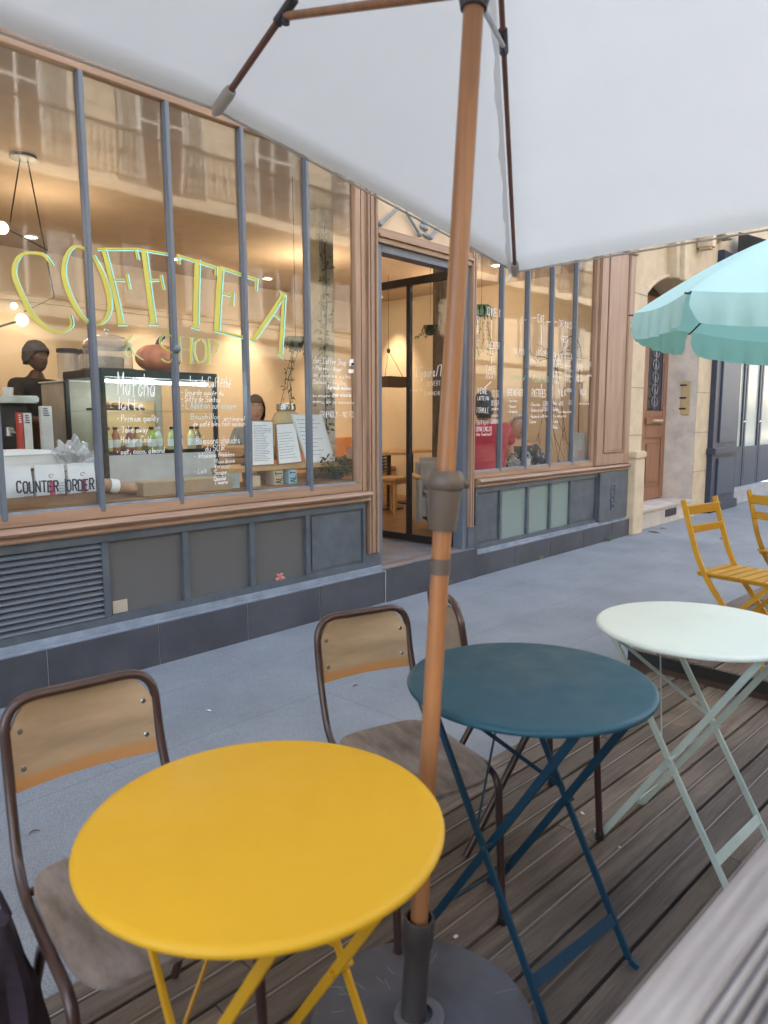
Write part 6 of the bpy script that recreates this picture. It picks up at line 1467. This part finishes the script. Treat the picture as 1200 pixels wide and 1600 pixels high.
# ------------------------------------------------------------------ mint parasol with valance
C2 = Vector((4.357,.853,1.87)); R2 = 1.0; A0 = 1.915; TX, TY = -.052, .076
p2 = thing('parasol', 'pale mint green parasol with a drooping valance on the right', 'parasol', (C2.x, C2.y, .10))
O2 = Vector((C2.x, C2.y, .10))
MC = cloth_mat('mint_canvas', (.64,.92,.89), .38, var=.04, scale=3, tcol=(.24,.55,.50))
def t8(k, r=R2, dz=0): a = A0+k*PI/4; x, y = r*math.cos(a), r*math.sin(a); return C2+Vector((x, y, TX*x+TY*y+dz))-O2
ap2 = C2-O2+Vector((TX*0-.02,.02,.52)); m = MB()
for k in range(8):
    n = 10; g = []
    for i in range(n+1):
        row = []
        for j in range(i+1):
            u = i/n; v = j/i if i else 0; p = ap2*(1-u)+(t8(k)*(1-v)+t8(k+1)*v)*u; p = p+Vector((0,0,.07*math.sin(PI*u)**1.0*.8-.025*math.sin(PI*v)*u)); row.append(m.bm.verts.new(p))
        g.append(row)
    for i in range(n):
        for j in range(i+1):
            m.bm.faces.new((g[i][j], g[i+1][j], g[i+1][j+1]))
            if j < i: m.bm.faces.new((g[i][j], g[i+1][j+1], g[i][j+1]))
bmesh.ops.remove_doubles(m.bm, verts=m.bm.verts, dist=1e-5); m.build('canopy', MC, p2, ang=60)
m = MB()
for k in range(8):
    n, nn = 28, 5; g = []
    a_, b_ = t8(k), t8(k+1); outn = ((a_+b_)/2-(C2-O2)); outn.z = 0; outn.normalize()
    for i in range(n+1):
        v = .015+.97*i/n; base = a_*(1-v)+b_*v+Vector((0,0,-.025*math.sin(PI*v)))
        e = min(v, 1-v); drop = .145*(1-max(0, 1-e/.10)**2.2*.75)
        row = []
        for q in range(nn+1):
            w_ = q/nn; rip = .012*math.sin(i*1.15+k)*w_*(1 if 3 < i < 25 else .4)+.006*math.sin(i*2.9+k*2)*w_
            row.append(m.bm.verts.new(base+Vector((0,0,-drop*w_))+outn*(rip+.035*w_-.02*w_*w_)))
        g.append(row)
    for i in range(n):
        for q in range(nn): m.bm.faces.new((g[i][q], g[i][q+1], g[i+1][q+1], g[i+1][q]))
m.build('valance', MC, p2, ang=60)
for k in range(8):
    m = MB(); tp = t8(k); 
    pts = [ap2*(1-u)+tp*u+Vector((0,0,.056*math.sin(PI*u)-.012)) for u in [i/8 for i in range(9)]]; pts.append(tp+(tp-ap2).normalized()*.03); m.tube(pts, .005, 8); m.build('rib', DARK, p2)
m = MB(); m.tube([(-.03,.02,0), ap2+Vector((0,0,.05))], .016, 14); m.build('pole', WHITE, p2)
m = MB(); m.lathe([(0,.03),(.03,.05),(.035,.10),(0,.13)], 16, c=ap2); m.build('finial', WHITE, p2)
m = MB(); prof = [(0,0),(.15,0)]
for q in range(5): prof += [(.165+.01*q,.004+q*.022),(.172+.01*q,.012+q*.022),(.165+.01*q,.020+q*.022)]
prof += [(.19,.14),(.03,.15),(.03,.30),(0,.30)]
m.lathe(prof, 40); pb_ = m.build('base', WHITE, p2)

# ------------------------------------------------------------------ litter and weeds
def litter(px, py, z, sz, label, col=(.75,.76,.78), nm='paper_scrap', cat='paper scrap'):
    p = at(px, py, Z=z); t = MB(); a = random.uniform(0, 3)
    M = Matrix.Translation((0,0,.003)) @ Matrix.Rotation(a, 4, 'Z') @ Matrix.Rotation(.12, 4, 'X')
    t.prism([M @ Vector(q) for q in ((-sz,-sz*.5,0),(sz,-sz*.6,0),(sz*.9,sz*.5,0),(-sz*.8,sz*.6,0))], (0,0,.0015)); o = t.build(nm, pm('scrap_%d' % int(col[0]*100), col, .8), smooth=False); o.location = (p.x, p.y, z); tag(o, label, cat); return o
litter(910, 1272, .001, .008, 'tiny white paper scrap on the planks between the blue and mint tables')
litter(327, 1111, SWZ, .012, 'small white scrap on the pavement above the yellow table')
litter(712, 1465, .001, .007, 'crumb sized white scrap beside the parasol base')
litter(968, 1325, .001, .004, 'white speck on the planks right of the mint table foot')
def leaf_litter(px, py, label):
    p = at(px, py, Z=SWZ); m = MB(); m.tube([(-.02,0,.004),(-.012,.006,.007),(0,.008,.008),(.012,.005,.006),(.018,-.004,.004)], [.001,.002,.0025,.002,.001], 6); o = m.build('dry_twig', BARK); o.location = (p.x, p.y, SWZ); tag(o, label, 'twig')
leaf_litter(54, 1302, 'curled dry twig on the pavement left of the yellow table'); leaf_litter(556, 1073, 'short dry twig on the pavement behind the middle school chair')
def weed(px, py, label, n, s, seed):
    p = at(px, py, Y=D-.06); m = MB(); leafy(m, (0,0,.01), s, n, .03, .010, seed, -.8, (1.6,.3,.3)); o = m.build('weed', LEAFL, smooth=False); o.location = (p.x, D-.06, SWZ); tag(o, label, 'weed')
for k, (px, py, lab) in enumerate(((1008,822,'dark dry leaf at the foot of the stone pier'),(1022,832,'larger curled dry leaf on the pavement below the door step'),(1036,826,'small dry leaf below the cellar grille'),(1128,842,'flat dark leaf on the pavement left of the yellow chair'))):
    p = at(px, py, Z=SWZ); m = MB(); a_ = k*1.3; c_, s_ = math.cos(a_), math.sin(a_); L0 = (.07,.10,.05,.06)[k]
    vs = [Vector((c_*x-s_*y, s_*x+c_*y, z)) for x, y, z in ((-L0,0,.004),(-L0*.3,L0*.35,.012),(L0*.5,L0*.3,.010),(L0,0,.004),(L0*.4,-L0*.35,.014),(-L0*.4,-L0*.28,.008))]
    m.prism(vs, (0,0,.0015)); o = m.build('dry_leaf', pm('leaf_dry', (.10,.085,.075), .8, var=.4, scale=30), smooth=False); o.location = (p.x, p.y, SWZ); tag(o, lab, 'leaf', 'dry leaves on the pavement')
weed(952, 841, 'small green weed at the foot of the tiles near the right end of the cafe', 60, .05, 3)
weed(845, 868, 'tiny weed at the foot of the tiles below the right window', 16, .02, 4)
weed(705, 905, 'tiny weed at the foot of the door step beside the parasol pole', 16, .02, 5)
